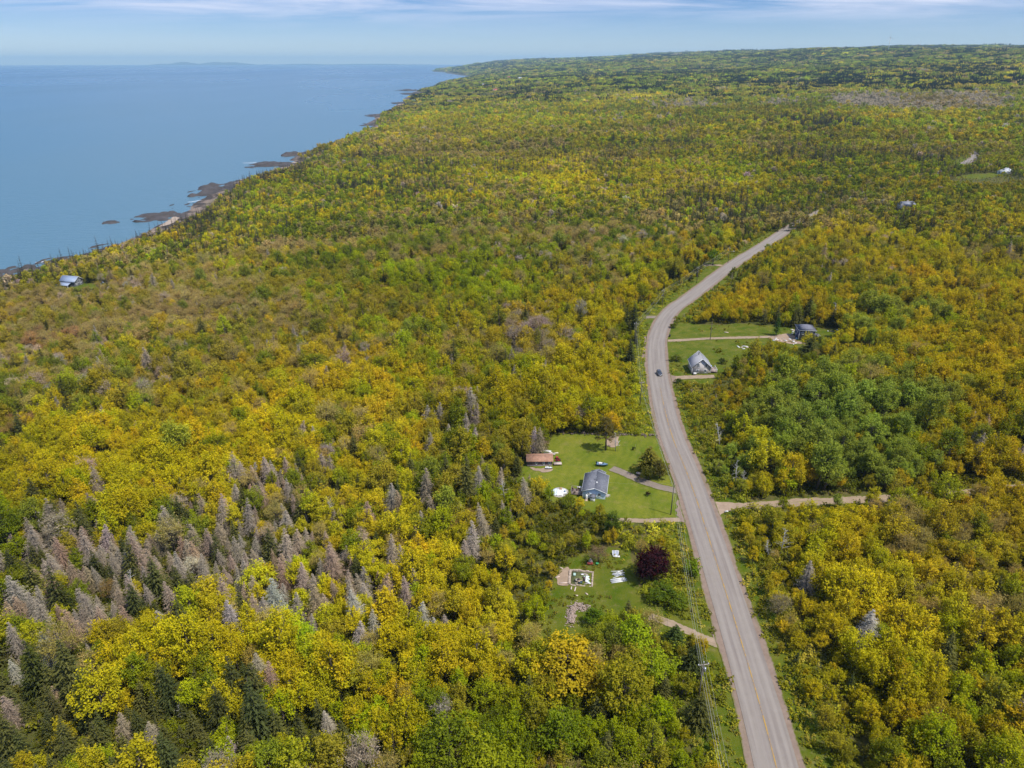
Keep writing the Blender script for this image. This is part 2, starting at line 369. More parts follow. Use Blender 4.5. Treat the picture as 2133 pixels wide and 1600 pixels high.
# sea
def sea_mat():
    m, t, b = mat('sea_water', rough=.22, spec=.36)
    c = N(t, 'ShaderNodeTexCoord'); mp = N(t, 'ShaderNodeMapping', i_Scale=(.0007, .0002, 1), i_Rotation=(0, 0, R(80))); L(t, c, 'Object', mp, 'Vector')
    n = N(t, 'ShaderNodeTexNoise', i_Scale=1.0, i_Detail=3.0); L(t, mp, 0, n, 'Vector')
    col = mixc(t, ramp(t, n.outputs[0], [(.35, 0.), (.65, 1.)]), (.022, .13, .20), (.08, .17, .22))
    sx = N(t, 'ShaderNodeVectorMath', operation='LENGTH'); L(t, c, 'Object', sx, 0)      # deeper, bluer water offshore
    deep = ramp(t, M2(t, 'DIVIDE', sx.outputs['Value'], 24000.0), [(.03, 0.), (.25, .35), (.7, 1.)]); col = mixc(t, deep, col, (.0, .075, .20))
    mp2 = N(t, 'ShaderNodeMapping', i_Scale=(.05, .16, 1), i_Rotation=(0, 0, R(-8))); L(t, c, 'Object', mp2, 'Vector')
    n2 = N(t, 'ShaderNodeTexNoise', i_Scale=1.0, i_Detail=7.0, i_Roughness=.68); L(t, mp2, 0, n2, 'Vector')
    t.links.new(mixc(t, M2(t, 'MULTIPLY', ramp(t, n2.outputs[0], [(.38, 0.), (.62, 1.)]), .5), col, (.08, .18, .26)), b.inputs['Base Color'])  # pale ripple noise paints wave glints into the base colour
    bp = N(t, 'ShaderNodeBump', i_Strength=.8, i_Distance=2.0); L(t, n2, 0, bp, 'Height'); L(t, bp, 0, b, 'Normal')
    t.links.new(ramp(t, n.outputs[0], [(.3, .22), (.7, .38)]), b.inputs['Roughness'])
    return m
rr = np.r_[0.01, np.geomspace(60, 45000, 60)]; aa = np.radians(np.arange(0, 360, 3)); A_, R_ = np.meshgrid(aa, rr)
n = len(aa); i = np.arange(len(rr) - 1)[:, None] * n; j = np.arange(n)[None, :]
q = np.stack([i + j, i + (j + 1) % n, i + n + (j + 1) % n, i + n + j], -1).reshape(-1, 4)[:, ::-1]
so_ = link(bpy.data.objects.new('sea', npmesh('sea', np.c_[(R_ * np.cos(A_)).ravel(), (R_ * np.sin(A_)).ravel(), np.zeros(A_.size)], q, np.full(len(q), 4), [sea_mat()])))
tag(so_, kind='structure')
# low land across the water
def far_land(x0, x1, D, hh, name='distant_hills'):
    xs = np.linspace(x0, x1, 50); X = (xs - CX) / F * D; z = hh * (np.sin(np.linspace(0, np.pi, 50)) ** .5) * (.75 + .35 * vn(xs, xs * 0, 26, 9)); mb = MB()
    V = []
    for k in range(50):
        V += [(X[k], D - 1500, -5), (X[k], D - 300, z[k] * .8), (X[k], D, z[k]), (X[k], D + 2500, -5)]
    mb.add(V, [(4 * k + a, 4 * k + a + 4, 4 * k + a + 5, 4 * k + a + 1) for k in range(49) for a in range(3)])
    o = mb.build(name, simple('far_woods', (.05, .07, .05), .9, .3, .002)); tag(o, kind='structure'); return o
far_land(385, 480, 40000, 150); far_land(470, 570, 41000, 160); far_land(-60, 42, 41000, 165); far_land(570, 930, 43000, 60)

# road sheets
def ribbon(name, P, width, zoff, material, step=2.5, jit=0.0, nx=4, seed=0, taper=False):
    P, s = resample(P, step); T = np.gradient(P, axis=0); T /= np.hypot(*T.T)[:, None]; Nn = np.c_[T[:, 1], -T[:, 0]]
    V = []; UV = []
    for k in range(nx + 1):
        f = k / nx * 2 - 1; wv = np.full(len(P), width / 2)
        if jit: wv = wv * (1 + jit * vn(s, s * 0 + 7, 9, seed + (f > 0)) + jit * .6 * vn(s, s * 0 + 3, 2.7, seed + (f > 0)))
        q = P + Nn * (f * wv)[:, None]; z = height(q[:, 0], q[:, 1]) + zoff
        V.append(np.c_[q, z]); UV.append(np.c_[np.full(len(P), .5 + f / 2), s / 10])
    V = np.stack(V, 1).reshape(-1, 3); UV = np.stack(UV, 1).reshape(-1, 2); m = nx + 1
    i = np.arange(len(P) - 1)[:, None] * m; j = np.arange(nx)[None, :]
    q = np.stack([i + j, i + j + 1, i + m + j + 1, i + m + j], -1).reshape(-1, 4)[:, ::-1]
    o = link(bpy.data.objects.new(name, npmesh(name, V, q, np.full(len(q), 4), [material], smooth=True, uv=UV)))
    if o.data.polygons[0].normal.z < 0: o.data.flip_normals()
    tag(o, kind='structure'); return o
def road_mat():
    m, t, b = mat('asphalt', rough=.9, spec=.2); c = N(t, 'ShaderNodeTexCoord'); s = N(t, 'ShaderNodeSeparateXYZ'); L(t, c, 'UV', s, 0)
    n = N(t, 'ShaderNodeTexNoise', i_Scale=.5, i_Detail=8.0, i_Roughness=.7); L(t, c, 'Object', n, 'Vector')
    mp = N(t, 'ShaderNodeMapping', i_Scale=(9, .35, 1)); L(t, c, 'UV', mp, 'Vector'); n2 = N(t, 'ShaderNodeTexNoise', i_Scale=1.0, i_Detail=4.0); L(t, mp, 0, n2, 'Vector')
    lane = M2(t, 'ABSOLUTE', M2(t, 'ADD', M2(t, 'FRACT', M2(t, 'MULTIPLY', s.outputs[0], 2.0)), -.5))
    wheel = ramp(t, lane, [(.05, .35), (.17, 1.), (.25, 1.), (.42, 0.)])
    base = mixc(t, ramp(t, n.outputs[0], [(.3, 0.), (.7, 1.)]), (.222, .192, .164), (.26, .226, .194))
    base = mixc(t, M2(t, 'MULTIPLY', wheel, .5), base, (.305, .268, .236))
    base = mixc(t, M2(t, 'MULTIPLY', ramp(t, n2.outputs[0], [(.45, 0.), (.75, 1.)]), .6), base, (.15, .12, .11))
    t.links.new(base, b.inputs['Base Color']); return m
def gravel_mat(name, c1, c2, c3, edge=0, e0=.78):
    m, t, b = mat(name, rough=.95, spec=.1); c = N(t, 'ShaderNodeTexCoord')
    n = N(t, 'ShaderNodeTexNoise', i_Scale=.5, i_Detail=8.0, i_Roughness=.75); L(t, c, 'Object', n, 'Vector')
    mp = N(t, 'ShaderNodeMapping', i_Scale=(5, .5, 1)); L(t, c, 'UV', mp, 'Vector'); n2 = N(t, 'ShaderNodeTexNoise', i_Scale=1.0, i_Detail=5.0); L(t, mp, 0, n2, 'Vector')
    k = mixc(t, ramp(t, n.outputs[0], [(.35, 0.), (.65, 1.)]), c1, c2); k = mixc(t, ramp(t, n2.outputs[0], [(.52, 0.), (.72, .7)]), k, c3)
    if edge:
        s_ = N(t, 'ShaderNodeSeparateXYZ'); L(t, c, 'UV', s_, 0); e_ = M2(t, 'MULTIPLY', M2(t, 'ABSOLUTE', M2(t, 'ADD', s_.outputs[0], -.5)), 2.0); n3 = N(t, 'ShaderNodeTexNoise', i_Scale=.8, i_Detail=6.0, i_Roughness=.7); L(t, c, 'Object', n3, 'Vector')
        k = mixc(t, ramp(t, M2(t, 'ADD', e_, M2(t, 'MULTIPLY', M2(t, 'ADD', n3.outputs[0], -.5), edge)), [(e0, 0.), (e0 + .1, 1.)]), k, (.10, .115, .012))
    t.links.new(k, b.inputs['Base Color']); return m
MT['asphalt'] = road_mat()
MT['shoulder'] = gravel_mat('shoulder', (.20, .145, .11), (.27, .20, .155), (.17, .14, .07), .22, .93)
MT['dirt'] = gravel_mat('dirt', (.27, .195, .135), (.36, .27, .19), (.15, .16, .03), 1.1)
MT['dirt_plain'] = gravel_mat('bare_earth', (.27, .195, .135), (.38, .28, .20), (.16, .15, .05))
MT['shoulder_plain'] = gravel_mat('shoulder_earth', (.20, .145, .11), (.27, .20, .155), (.17, .14, .07))
MT['gravel'] = gravel_mat('gravel', (.20, .16, .125), (.26, .21, .17), (.16, .16, .06), .5)
ribbon('road_shoulder', ROAD, 10.4, .10, MT['shoulder'], jit=.05, nx=6, seed=3)
ribbon('road', ROAD, 7.7, .16, MT['asphalt'], nx=6)
ym, yt, yb = mat('road_paint', rough=.8)
c = N(yt, 'ShaderNodeTexCoord'); n_ = N(yt, 'ShaderNodeTexNoise', i_Scale=.35, i_Detail=6.0, i_Roughness=.75); L(yt, c, 'Object', n_, 'Vector')
yt.links.new(mixc(yt, ramp(yt, n_.outputs[0], [(.42, 0.), (.62, 1.)]), (.42, .25, .05), (.21, .17, .155)), yb.inputs['Base Color'])
ribbon('road_centre_line', ROAD[:int(len(ROAD) * .24)], .22, .20, ym, nx=1, step=2)
for k, (P, wd, mk, lab) in SIDE.items():
    o = ribbon(k, SIDEW[k], wd, .075 if k != 'track' else .05, MT[mk], jit=.16, nx=4, seed=len(k)); 
print('ground done')

# ------------------------------------------------------------------ tree meshes
def leaves(cen, nrm, size, r, squash=.62):
    n = len(cen); a = r.normal(size=(n, 3)); a -= (a * nrm).sum(1)[:, None] * nrm; a /= np.linalg.norm(a, axis=1)[:, None]; b = np.cross(nrm, a)
    s = size[:, None]; V = np.stack([cen - a * s * .5, cen - b * s * squash * .5 , cen + a * s * .5, cen + b * s * squash * .5], 1)
    V[:, 1] += nrm * s * .12; V[:, 3] += nrm * s * .12
    return V.reshape(-1, 3)
def unit(v): return v / (np.linalg.norm(v, axis=1)[:, None] + 1e-9)
class TM:        # a tree: bark part and foliage part
    def __init__(s): s.b = MB(); s.V = []; s.lv = []; s.tri = []
    def leaf(s, V, lv, k=4): s.V.append((np.asarray(V), k)); s.lv.append(np.clip(lv, 0, 1))
    def foliage(s, name, m):
        V = np.vstack([v for v, _ in s.V]); sz = np.concatenate([np.full(len(v) // k, k) for v, k in s.V])
        return npmesh(name, V, np.arange(len(V)), sz, [m], attrs={'lv': ('FACE', np.concatenate(s.lv))})
    def barkm(s, name, m): return npmesh(name, np.array(s.b.v), [i for f in s.b.f for i in f], [len(f) for f in s.b.f], [m], smooth=True)
    def joined(s, name, mf, mbk):
        V = np.vstack([v for v, _ in s.V]); sz = np.concatenate([np.full(len(v) // k, k) for v, k in s.V]); nb = len(s.b.v); nl = len(sz)
        if nb == 0: return s.foliage(name, mf)
        lo = np.r_[np.arange(len(V)), np.array([i for f in s.b.f for i in f]) + len(V)]
        return npmesh(name, np.vstack([V, np.array(s.b.v)]), lo, np.r_[sz, [len(f) for f in s.b.f]], [mf, mbk],
                      midx=np.r_[np.zeros(nl), np.ones(len(s.b.f))], attrs={'lv': ('FACE', np.r_[np.concatenate(s.lv), np.full(len(s.b.f), .5)])})
def broad(seed, Rr=2.9, H=8.5, base=.22, ncl=17, npl=95, ls=.46, cr=1.15, limb=True, sparse=0, top=0.0):
    r = np.random.default_rng(seed); t = TM(); zc = H * (1 + base) / 2; rz = H * (1 - base) / 2
    C = []
    while len(C) < ncl:
        d = r.normal(size=3); d /= np.linalg.norm(d); q = r.uniform(.45, .82)
        if d[2] < -.6: continue
        c = np.array([d[0] * Rr * q, d[1] * Rr * q, zc + d[2] * rz * q])
        wd = 1 - top * max(0, (c[2] - zc) / rz); c[:2] *= wd
        if all(np.linalg.norm(c - k) > cr * .62 for k in C): C.append(c)
    C = np.array(C)
    tr = H * .014 + .05
    lean = r.normal(size=2) * .25
    t.b.tube([(0, 0, -.6), (lean[0] * .3, lean[1] * .3, H * .35), (lean[0], lean[1], H * .82)], [tr * 1.3, tr, tr * .25], 6)
    if limb:
        for c in C:
            z0 = min(H * .7, max(H * .18, c[2] - np.hypot(c[0], c[1]) * .9)); p0 = np.array([lean[0] * z0 / H, lean[1] * z0 / H, z0])
            mid = (p0 + c) / 2 + (0, 0, -.25); t.b.tube([p0, mid, c], [tr * .45, tr * .3, tr * .08], 4, cap=False)
    for c in C:
        rad = cr * r.uniform(.7, 1.25); n = int(npl * r.uniform(.65, 1.3)); out = c - np.array([lean[0] * .5, lean[1] * .5, zc - rz * .45]); out /= np.linalg.norm(out) + 1e-6
        tone = .11 * r.normal(); ns = 5
        for q_ in range(ns):        # a clump is a bundle of upward sprays
            g = unit((out * .8 + np.array([0, 0, .75]) + r.normal(size=3) * .55)[None])[0]; m_ = max(4, n // ns); o0 = c + r.normal(size=3) * rad * .38 * np.array([1, 1, .7])
            t_ = r.uniform(-.7, 1, m_) ; wv = (.42 - .22 * t_)[:, None] * rad; p = o0 + g * (t_[:, None] * rad * .95) + r.normal(size=(m_, 3)) * wv * .62
            d = unit(p - c); nr = unit(d * .45 + r.normal(size=(m_, 3)) * .6 + np.array([0, 0, .55]))
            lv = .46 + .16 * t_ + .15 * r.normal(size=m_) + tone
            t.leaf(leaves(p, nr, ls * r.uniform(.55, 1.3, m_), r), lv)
    if sparse:      # budding twigs that show through
        n = sparse; d = unit(r.normal(size=(n, 3))); d[:, 2] = abs(d[:, 2]); p0 = C[r.integers(0, len(C), n)]; p1 = p0 + d * r.uniform(.8, 1.9, n)[:, None]
        s = np.cross(d, unit(r.normal(size=(n, 3)))) * .035; t.leaf(np.stack([p0 - s, p0 + s, p1], 1).reshape(-1, 3), .75 + .1 * r.normal(size=n), 3)
    return t
def conifer(seed, Rr=1.9, H=10.5, tiers=24, per=8, dead=0, droop=.28, k=7, base=.08, curve=.9):
    r = np.random.default_rng(seed); t = TM(); t.b.tube([(0, 0, -.5), (0, 0, H * .6), (r.normal() * .1, r.normal() * .1, H)], [.16, .09, .015], 6)
    tris = []; lv = []
    for i in range(tiers):
        f = (i + r.uniform(-.3, .3)) / tiers; z = H * (base + (1 - base) * f); L0 = Rr * (1 - f) ** curve + .12
        for j in range(per if f < .8 else per - 3):
            if r.random() < (.12 if not dead else .22): continue
            a = 2 * math.pi * (j + r.uniform(-.4, .4)) / per + i * 1.1; ln = L0 * r.uniform(.65, 1.18)
            dr = droop * r.uniform(.5, 1.5); tipup = r.uniform(.0, .25)
            dx = np.array([math.cos(a), math.sin(a), 0]); sd = np.array([-dx[1], dx[0], 0])
            P = lambda u: np.array([0, 0, z + .25 * L0]) + dx * ln * u + np.array([0, 0, -dr * ln * u + tipup * ln * u * u])
            if dead:
                w = .05; tris += [P(0) - sd * w, P(0) + sd * w, P(1)]; lv += [.5 + .2 * r.normal()]
            nk = k if not dead else k + 3
            for m_ in range(nk):
                u = (m_ + .6) / nk * r.uniform(.85, 1.1); b = P(u); side = (-1) ** m_; sl = ln * (.30 if not dead else .26) * (1.15 - u * .7) * r.uniform(.7, 1.3) + .08
                tip = b + sd * side * sl * .9 + dx * sl * .55 + np.array([0, 0, -sl * r.uniform(-.05, .45)])
                wv = (dx * .5 + np.array([0, 0, r.uniform(-.3, .5)])) * (.34 if not dead else .11) * (sl if not dead else .7)
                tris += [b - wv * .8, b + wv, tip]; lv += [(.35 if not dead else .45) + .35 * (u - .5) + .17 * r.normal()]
            if not dead:
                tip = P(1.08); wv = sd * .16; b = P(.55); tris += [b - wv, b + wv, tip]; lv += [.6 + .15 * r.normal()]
    t.leaf(np.array(tris), np.array(lv), 3); return t
def snag(seed, H=9, n=22, pale=True):
    r = np.random.default_rng(seed); t = TM(); x, y = r.normal(size=2) * .5
    t.b.tube([(0, 0, -.5), (x * .4, y * .4, H * .5), (x, y, H)], [.17, .11, .02], 6)
    for i in range(n):
        f = r.uniform(.3, .95); a = r.uniform(0, 6.3); l = (1.1 - f) * H * .33 * r.uniform(.5, 1.2); p = np.array([x * f, y * f, H * f]); d = np.array([math.cos(a), math.sin(a), r.uniform(.2, .9)])
        q = p + d * l * .6; t.b.tube([p, q, q + (d + r.normal(size=3) * .3) * l * .5], [.05, .035, .01], 4, cap=False)
        for _ in range(3):
            q2 = p + d * l * r.uniform(.3, 1); t.b.tube([q2, q2 + unit((d + r.normal(size=3) * .7)[None])[0] * l * .35], [.022, .008], 3, cap=False)
    return t
def patch(seed, n=9, ext=8.0, q=46, ls=1.5, con=0):
    r = np.random.default_rng(seed); t = TM()
    for i in range(n):
        a = r.uniform(0, 6.3); d = ext * math.sqrt(r.random()); c = np.array([d * math.cos(a), d * math.sin(a), 0]); tone = r.normal() * .16; Hh = r.uniform(6, 9.5)
        if i < con:
            Hh *= 1.35; m = q; f = r.random(m); th = r.uniform(0, 6.3, m); rad = 1.7 * (1 - f)
            p = c + np.c_[np.cos(th) * rad, np.sin(th) * rad, Hh * (.15 + .85 * f)]; nr = unit(np.c_[np.cos(th), np.sin(th), np.full(m, .5)]); t.leaf(leaves(p, nr, np.full(m, ls * .9), r), .08 + .08 * r.normal(size=m))
        else:
            d = unit(r.normal(size=(q, 3))); d[:, 2] = abs(d[:, 2]) * 1.1 - .1; p = c + np.array([0, 0, Hh * .55]) + d * np.array([2.9, 2.9, Hh * .45]) * r.uniform(.7, 1.08, q)[:, None]
            t.leaf(leaves(p, unit(d + r.normal(size=(q, 3)) * .4), ls * r.uniform(.7, 1.2, q), r, .8), .5 + tone + .14 * r.normal(size=q))
    return t
def scale_tm(t, f):
    return t
protos = bpy.data.collections.new('tree_kinds')     # meshes for the far woods, not placed themselves
PI_ = {}
def reg(key, t, mf, mb_=BARK):
    o = bpy.data.objects.new('%03d_%s' % (len(PI_), key), t.joined(key, mf, mb_)); protos.objects.link(o); PI_[key] = len(PI_)
near = {}
near['broad'] = [broad(1, 2.6, 8.6, .12, 24, 135, .33, 1.0, top=.2), broad(2, 3.1, 8.2, .12, 28, 135, .33, 1.05), broad(3, 2.1, 9.8, .12, 22, 130, .32, .95, top=.5), broad(4, 3.5, 9.4, .14, 34, 130, .34, 1.05, top=.25), broad(5, 2.4, 6.8, .05, 20, 130, .32, .95, top=.3)]
near['aspen'] = [broad(11, 3.2, 12, .2, 32, 130, .36, 1.05), broad(12, 3.8, 11, .18, 36, 125, .36, 1.1)]
near['thin'] = [broad(21, 2.8, 8.8, .2, 22, 60, .26, 1.2, sparse=650), broad(22, 3.0, 8.0, .2, 22, 50, .26, 1.2, sparse=750)]
near['spruce'] = [conifer(31, 2.4, 9.6, 24, 9, 0, .32, 8), conifer(32, 2.8, 10.4, 25, 9, 0, .3, 9), conifer(33, 2.1, 8.6, 21, 8, 0, .35, 8)]
near['dead'] = [conifer(41, 2.6, 9.8, 27, 11, 1, .30, 11), conifer(42, 2.9, 10.2, 26, 11, 1, .18, 11), conifer(43, 2.3, 8.8, 25, 10, 1, .36, 10)]
near['snag'] = [snag(51), snag(52, 8, 26)]
for k, l in near.items():
    mf = {'spruce': NEEDLE, 'dead': TWIG}.get(k, LEAF)
    if k != 'snag':
        for i, t in enumerate(l): reg('%s%d' % (k, i), t, mf)
NB = {k: (PI_[k + '0'], len(l)) for k, l in near.items() if k != 'snag'}
for i in range(3): reg('mid%d' % i, broad(60 + i, 2.5 + .2 * i, 8.4, .1, 13, 42, .72, 1.15, limb=False, top=.2 * i), LEAF)
for i in range(2): reg('midc%d' % i, conifer(65 + i, 1.9, 9.6, 12, 7, 0, .28, 4), NEEDLE)
for i in range(2): reg('midd%d' % i, conifer(67 + i, 1.9, 10.5, 13, 7, 1, .2, 3), TWIG)
for i in range(3): reg('patch%d' % i, patch(70 + i), LEAF)
for i in range(2): reg('patchc%d' % i, patch(75 + i, 10, 8, 44, 1.4, 8), LEAF)
for i in range(2): reg('bush%d' % i, broad(80 + i, 1.2, 1.9, .0, 7, 34, .36, .6, limb=False), LEAF)
for i in range(2): reg('herb%d' % i, broad(85 + i, .9, .7, .0, 5, 16, .30, .4, limb=False), LEAF)
print('protos done')

# ------------------------------------------------------------------ which tree grows where
CATS = ['yellow', 'golden', 'olive', 'lime', 'green', 'aspen', 'tan', 'russet', 'grey', 'spruce', 'dead']
TINT = {'yellow': (.53, .445, .014), 'golden': (.58, .425, .016), 'olive': (.36, .305, .03), 'lime': (.36, .42, .010), 'green': (.17, .22, .014), 'aspen': (.28, .34, .05),
        'tan': (.42, .32, .13), 'russet': (.36, .20, .11), 'grey': (.46, .375, .31), 'spruce': (.065, .072, .024), 'dead': (.37, .26, .195)}
SAY = {'yellow': 'yellow-green', 'golden': 'golden yellow', 'olive': 'olive green', 'lime': 'bright lime green', 'green': 'mid green', 'aspen': 'greyish green', 'tan': 'thinly leafed tan', 'russet': 'russet', 'grey': 'leafless greyish', 'spruce': 'dark green', 'dead': 'bare grey-brown'}
BASEW = dict(yellow=2.3, golden=.9, olive=3.2, lime=2.6, green=2.9, aspen=.15, tan=1.5, russet=.07, grey=.22, spruce=1.7, dead=.10)
BL = [(1812, 217, 45, 9, dict(grey=500), .01), (1965, 221, 75, 11, dict(grey=260, tan=120), .01), (1440, 224, 45, 9, dict(grey=14), .5), (1610, 218, 30, 7, dict(grey=14), .5), (100, 720, 60, 25, dict(russet=10), .6), (30, 885, 50, 30, dict(russet=12), .5), (1110, 740, 60, 40, dict(grey=5, dead=2), .7), (250, 660, 250, 60, dict(grey=2.5), 1), (650, 950, 350, 60, dict(dead=.8), 1), (400, 1080, 300, 50, dict(dead=4), 1), (300, 790, 250, 50, dict(grey=2, dead=.6), 1),
 (80, 430, 10, 10, dict(), 1),  # px, py, rx, ry, {cat: added weight}, (damping of the base mix)
 (120, 1190, 190, 60, dict(dead=20, spruce=2), .5), (340, 1190, 150, 55, dict(dead=17, spruce=3, green=2), .5), (90, 1330, 170, 60, dict(dead=15, yellow=2, lime=3), .6),
 (620, 1230, 140, 80, dict(dead=11, yellow=3, spruce=2), .6), (780, 1270, 90, 70, dict(dead=10, yellow=2), .7), (930, 1060, 130, 80, dict(dead=3, spruce=2, green=2), .8),
 (560, 1040, 90, 60, dict(dead=2.5, yellow=2), .9), (900, 760, 90, 40, dict(dead=3, spruce=2), .8), (1150, 760, 120, 40, dict(dead=2, spruce=2), .8), (1000, 930, 70, 50, dict(dead=4, green=4), .6),
 (350, 1260, 130, 50, dict(spruce=26), .5), (150, 1520, 330, 90, dict(spruce=45), .2), (480, 1560, 220, 60, dict(spruce=26, lime=4), .4), (450, 1330, 110, 40, dict(spruce=5), .7),
 (330, 1410, 160, 50, dict(yellow=6, lime=6, green=4), .5), (560, 1430, 120, 60, dict(yellow=6, lime=3, spruce=3), .6), (640, 1300, 90, 50, dict(yellow=4, golden=3), .7),
 (150, 980, 330, 70, dict(golden=9, yellow=5), .5), (500, 960, 200, 70, dict(golden=6, yellow=6), .5), (330, 720, 110, 45, dict(golden=5, yellow=4), .7), (680, 830, 200, 60, dict(yellow=5, golden=3, tan=3), .7),
 (230, 680, 300, 90, dict(tan=7, olive=5, dead=1), .5), (300, 830, 260, 60, dict(tan=5, olive=3, golden=2), .6), (120, 620, 220, 60, dict(olive=4, tan=4, spruce=4), .5),
 (960, 590, 220, 45, dict(lime=11, green=5), .4), (850, 680, 120, 50, dict(lime=5, spruce=4, green=4), .6), (700, 640, 150, 60, dict(olive=4, yellow=2), .8),
 (1260, 830, 110, 70, dict(yellow=12, golden=5), .2), (1120, 850, 90, 60, dict(yellow=5, lime=5), .6), (1180, 700, 130, 60, dict(yellow=4, golden=2), .7), (1330, 620, 60, 40, dict(yellow=8), .4),
 (1080, 1110, 110, 90, dict(green=9, lime=5, olive=3), .3), (1240, 1100, 110, 40, dict(green=8, olive=5), .2), (1090, 1200, 60, 50, dict(green=7, olive=4), .3), (1380, 1240, 60, 50, dict(green=6, lime=6), .3),
 (1000, 1250, 110, 70, dict(yellow=7, lime=3), .5), (850, 1380, 150, 60, dict(yellow=5, lime=4), .6), (1050, 1550, 360, 70, dict(lime=7, green=8), .2), (740, 1500, 140, 80, dict(yellow=4, lime=4, golden=3), .5),
 (1400, 1450, 60, 120, dict(green=6, lime=5, spruce=2), .4), (1330, 1500, 90, 80, dict(lime=8, green=4), .4),
 (1850, 1200, 340, 170, dict(golden=10, yellow=4, tan=2.5), .25), (1750, 1420, 230, 120, dict(golden=5, yellow=6, olive=3), .4), (1650, 1540, 180, 90, dict(yellow=5, green=3, olive=4), .4), (2050, 1480, 160, 120, dict(green=6, lime=4, golden=3), .4),
 (1580, 1140, 70, 60, dict(olive=8, yellow=3), .4), (2000, 1060, 160, 60, dict(golden=6, tan=4), .4), (1650, 1150, 90, 40, dict(lime=5), .7),
 (1680, 985, 185, 58, dict(aspen=60), .02), (1720, 900, 120, 45, dict(aspen=40), .05), (1860, 830, 120, 40, dict(aspen=2, lime=3, golden=5), .6), (1880, 700, 150, 45, dict(lime=8, aspen=3, yellow=3), .5), (1530, 990, 50, 50, dict(aspen=20, olive=4), .2),
 (1540, 840, 90, 35, dict(golden=7, olive=3), .4), (1480, 870, 50, 40, dict(olive=9, tan=3), .3), (2030, 800, 130, 130, dict(golden=9, yellow=5), .4), (1990, 620, 170, 70, dict(golden=5, yellow=5, spruce=3), .6),
 (2060, 950, 90, 60, dict(spruce=6, dead=4, golden=4), .4), (1960, 900, 60, 40, dict(spruce=5, olive=3), .6), (1750, 760, 70, 30, dict(spruce=5, green=5), .5), (1640, 640, 130, 30, dict(golden=5, yellow=3, spruce=3), .6),
 (1800, 520, 300, 60, dict(yellow=4, golden=3), .7), (1500, 640, 80, 30, dict(golden=8, yellow=5), .4), (1250, 500, 200, 50, dict(olive=4, tan=3, green=2), .7),
 (1100, 430, 260, 40, dict(tan=5, olive=2), .7), (1300, 400, 300, 50, dict(yellow=3), .8), (900, 480, 200, 40, dict(tan=3, lime=2), .8), (650, 480, 160, 50, dict(lime=5, yellow=4), .6), (500, 540, 140, 50, dict(spruce=4, yellow=3), .8),
 (1600, 262, 250, 10, dict(spruce=9), .5), (1250, 245, 200, 14, dict(spruce=5), .7), (1780, 175, 200, 8, dict(spruce=3), .8), (1400, 165, 160, 10, dict(spruce=4), .7), (1950, 350, 150, 20, dict(spruce=3), .8),
 (1310, 660, 35, 55, dict(spruce=18), .2), (700, 700, 80, 30, dict(spruce=4), .8), (400, 420, 40, 60, dict(spruce=8), .5)]
IC = {c: i for i, c in enumerate(CATS)}
def choose(x, y, z, d, r):
    px, py, D = proj(x, y, z); W = np.tile([BASEW[c] for c in CATS], (len(x), 1)).astype(float); damp = np.ones(len(x)); add = np.zeros_like(W)
    for cx_, cy_, rx, ry, dd, kp in BL:
        g = np.exp(-(((px - cx_) / rx) ** 2 + ((py - cy_) / ry) ** 2)); damp *= 1 - (1 - kp) * np.minimum(1, g * 1.4)
        for c_, v_ in dd.items(): add[:, CATS.index(c_)] += v_ * g
    W = W * damp[:, None] + add
    fr = sstep(350, 900, D); W[:, IC['spruce']] *= (1 + 2.4 * fr) * np.exp(1.1 * vn(x, y, 120, 99) * fr); W[:, IC['tan']] *= 1 + .3 * fr; W[:, IC['lime']] *= 1 + .5 * fr; f2 = sstep(1200, 4500, D); W[:, IC['green']] *= 1 + 2.5 * f2; W[:, IC['spruce']] *= 1 + 1.2 * f2; W[:, IC['golden']] *= 1 - .6 * f2; W[:, IC['yellow']] *= 1 - .4 * f2  # distant mix leans green and less yellow, painting in the cooling of hazy air
    for i, c_ in enumerate(CATS):
        sc_ = 38 if c_ not in ('spruce', 'tan') else 60
        W[:, i] *= np.exp(1.7 * vn(x, y, sc_, 100 + i) + 1.1 * vn(x, y, 190, 130 + i) + 1.1 * vn(x, y, 620, 160 + i) * (D > 500))
    W[:, CATS.index('spruce')] += (1 - sstep(30, 75, d)) * 16
    W[:, CATS.index('tan')] += (1 - sstep(40, 110, d)) * 3
    c = np.cumsum(W, 1); u = r.random(len(x)) * c[:, -1]; cat = (u[:, None] > c).sum(1).clip(0, len(CATS) - 1)
    Wb = W.copy(); Wb[:, IC['spruce']] = 0; Wb[:, IC['dead']] = 0; Wb[:, IC['russet']] *= .2; global REG, DD, XY_; DD = D; XY_ = (x, y); REG = (Wb @ np.array([TINT[c_] for c_ in CATS])) / Wb.sum(1)[:, None]
    return cat, px, py, D
def grid(r0, r1, sp, jit=.42, azmax=46, seed=0):
    r = np.random.default_rng(seed); xm = r1 * math.sin(R(azmax)); xs = np.arange(-xm, xm, sp); ys = np.arange(-10, r1, sp * .92)
    X, Y = np.meshgrid(xs, ys); X = X + (np.arange(len(ys)) % 2)[:, None] * sp / 2; X = (X + r.uniform(-jit, jit, X.shape) * sp).ravel(); Y = (Y + r.uniform(-jit, jit, Y.shape) * sp).ravel()
    rr_ = np.hypot(X, Y); az = np.degrees(np.arctan2(X, Y)); k = (rr_ >= r0) & (rr_ < r1) & (abs(az) < azmax); return X[k], Y[k], r
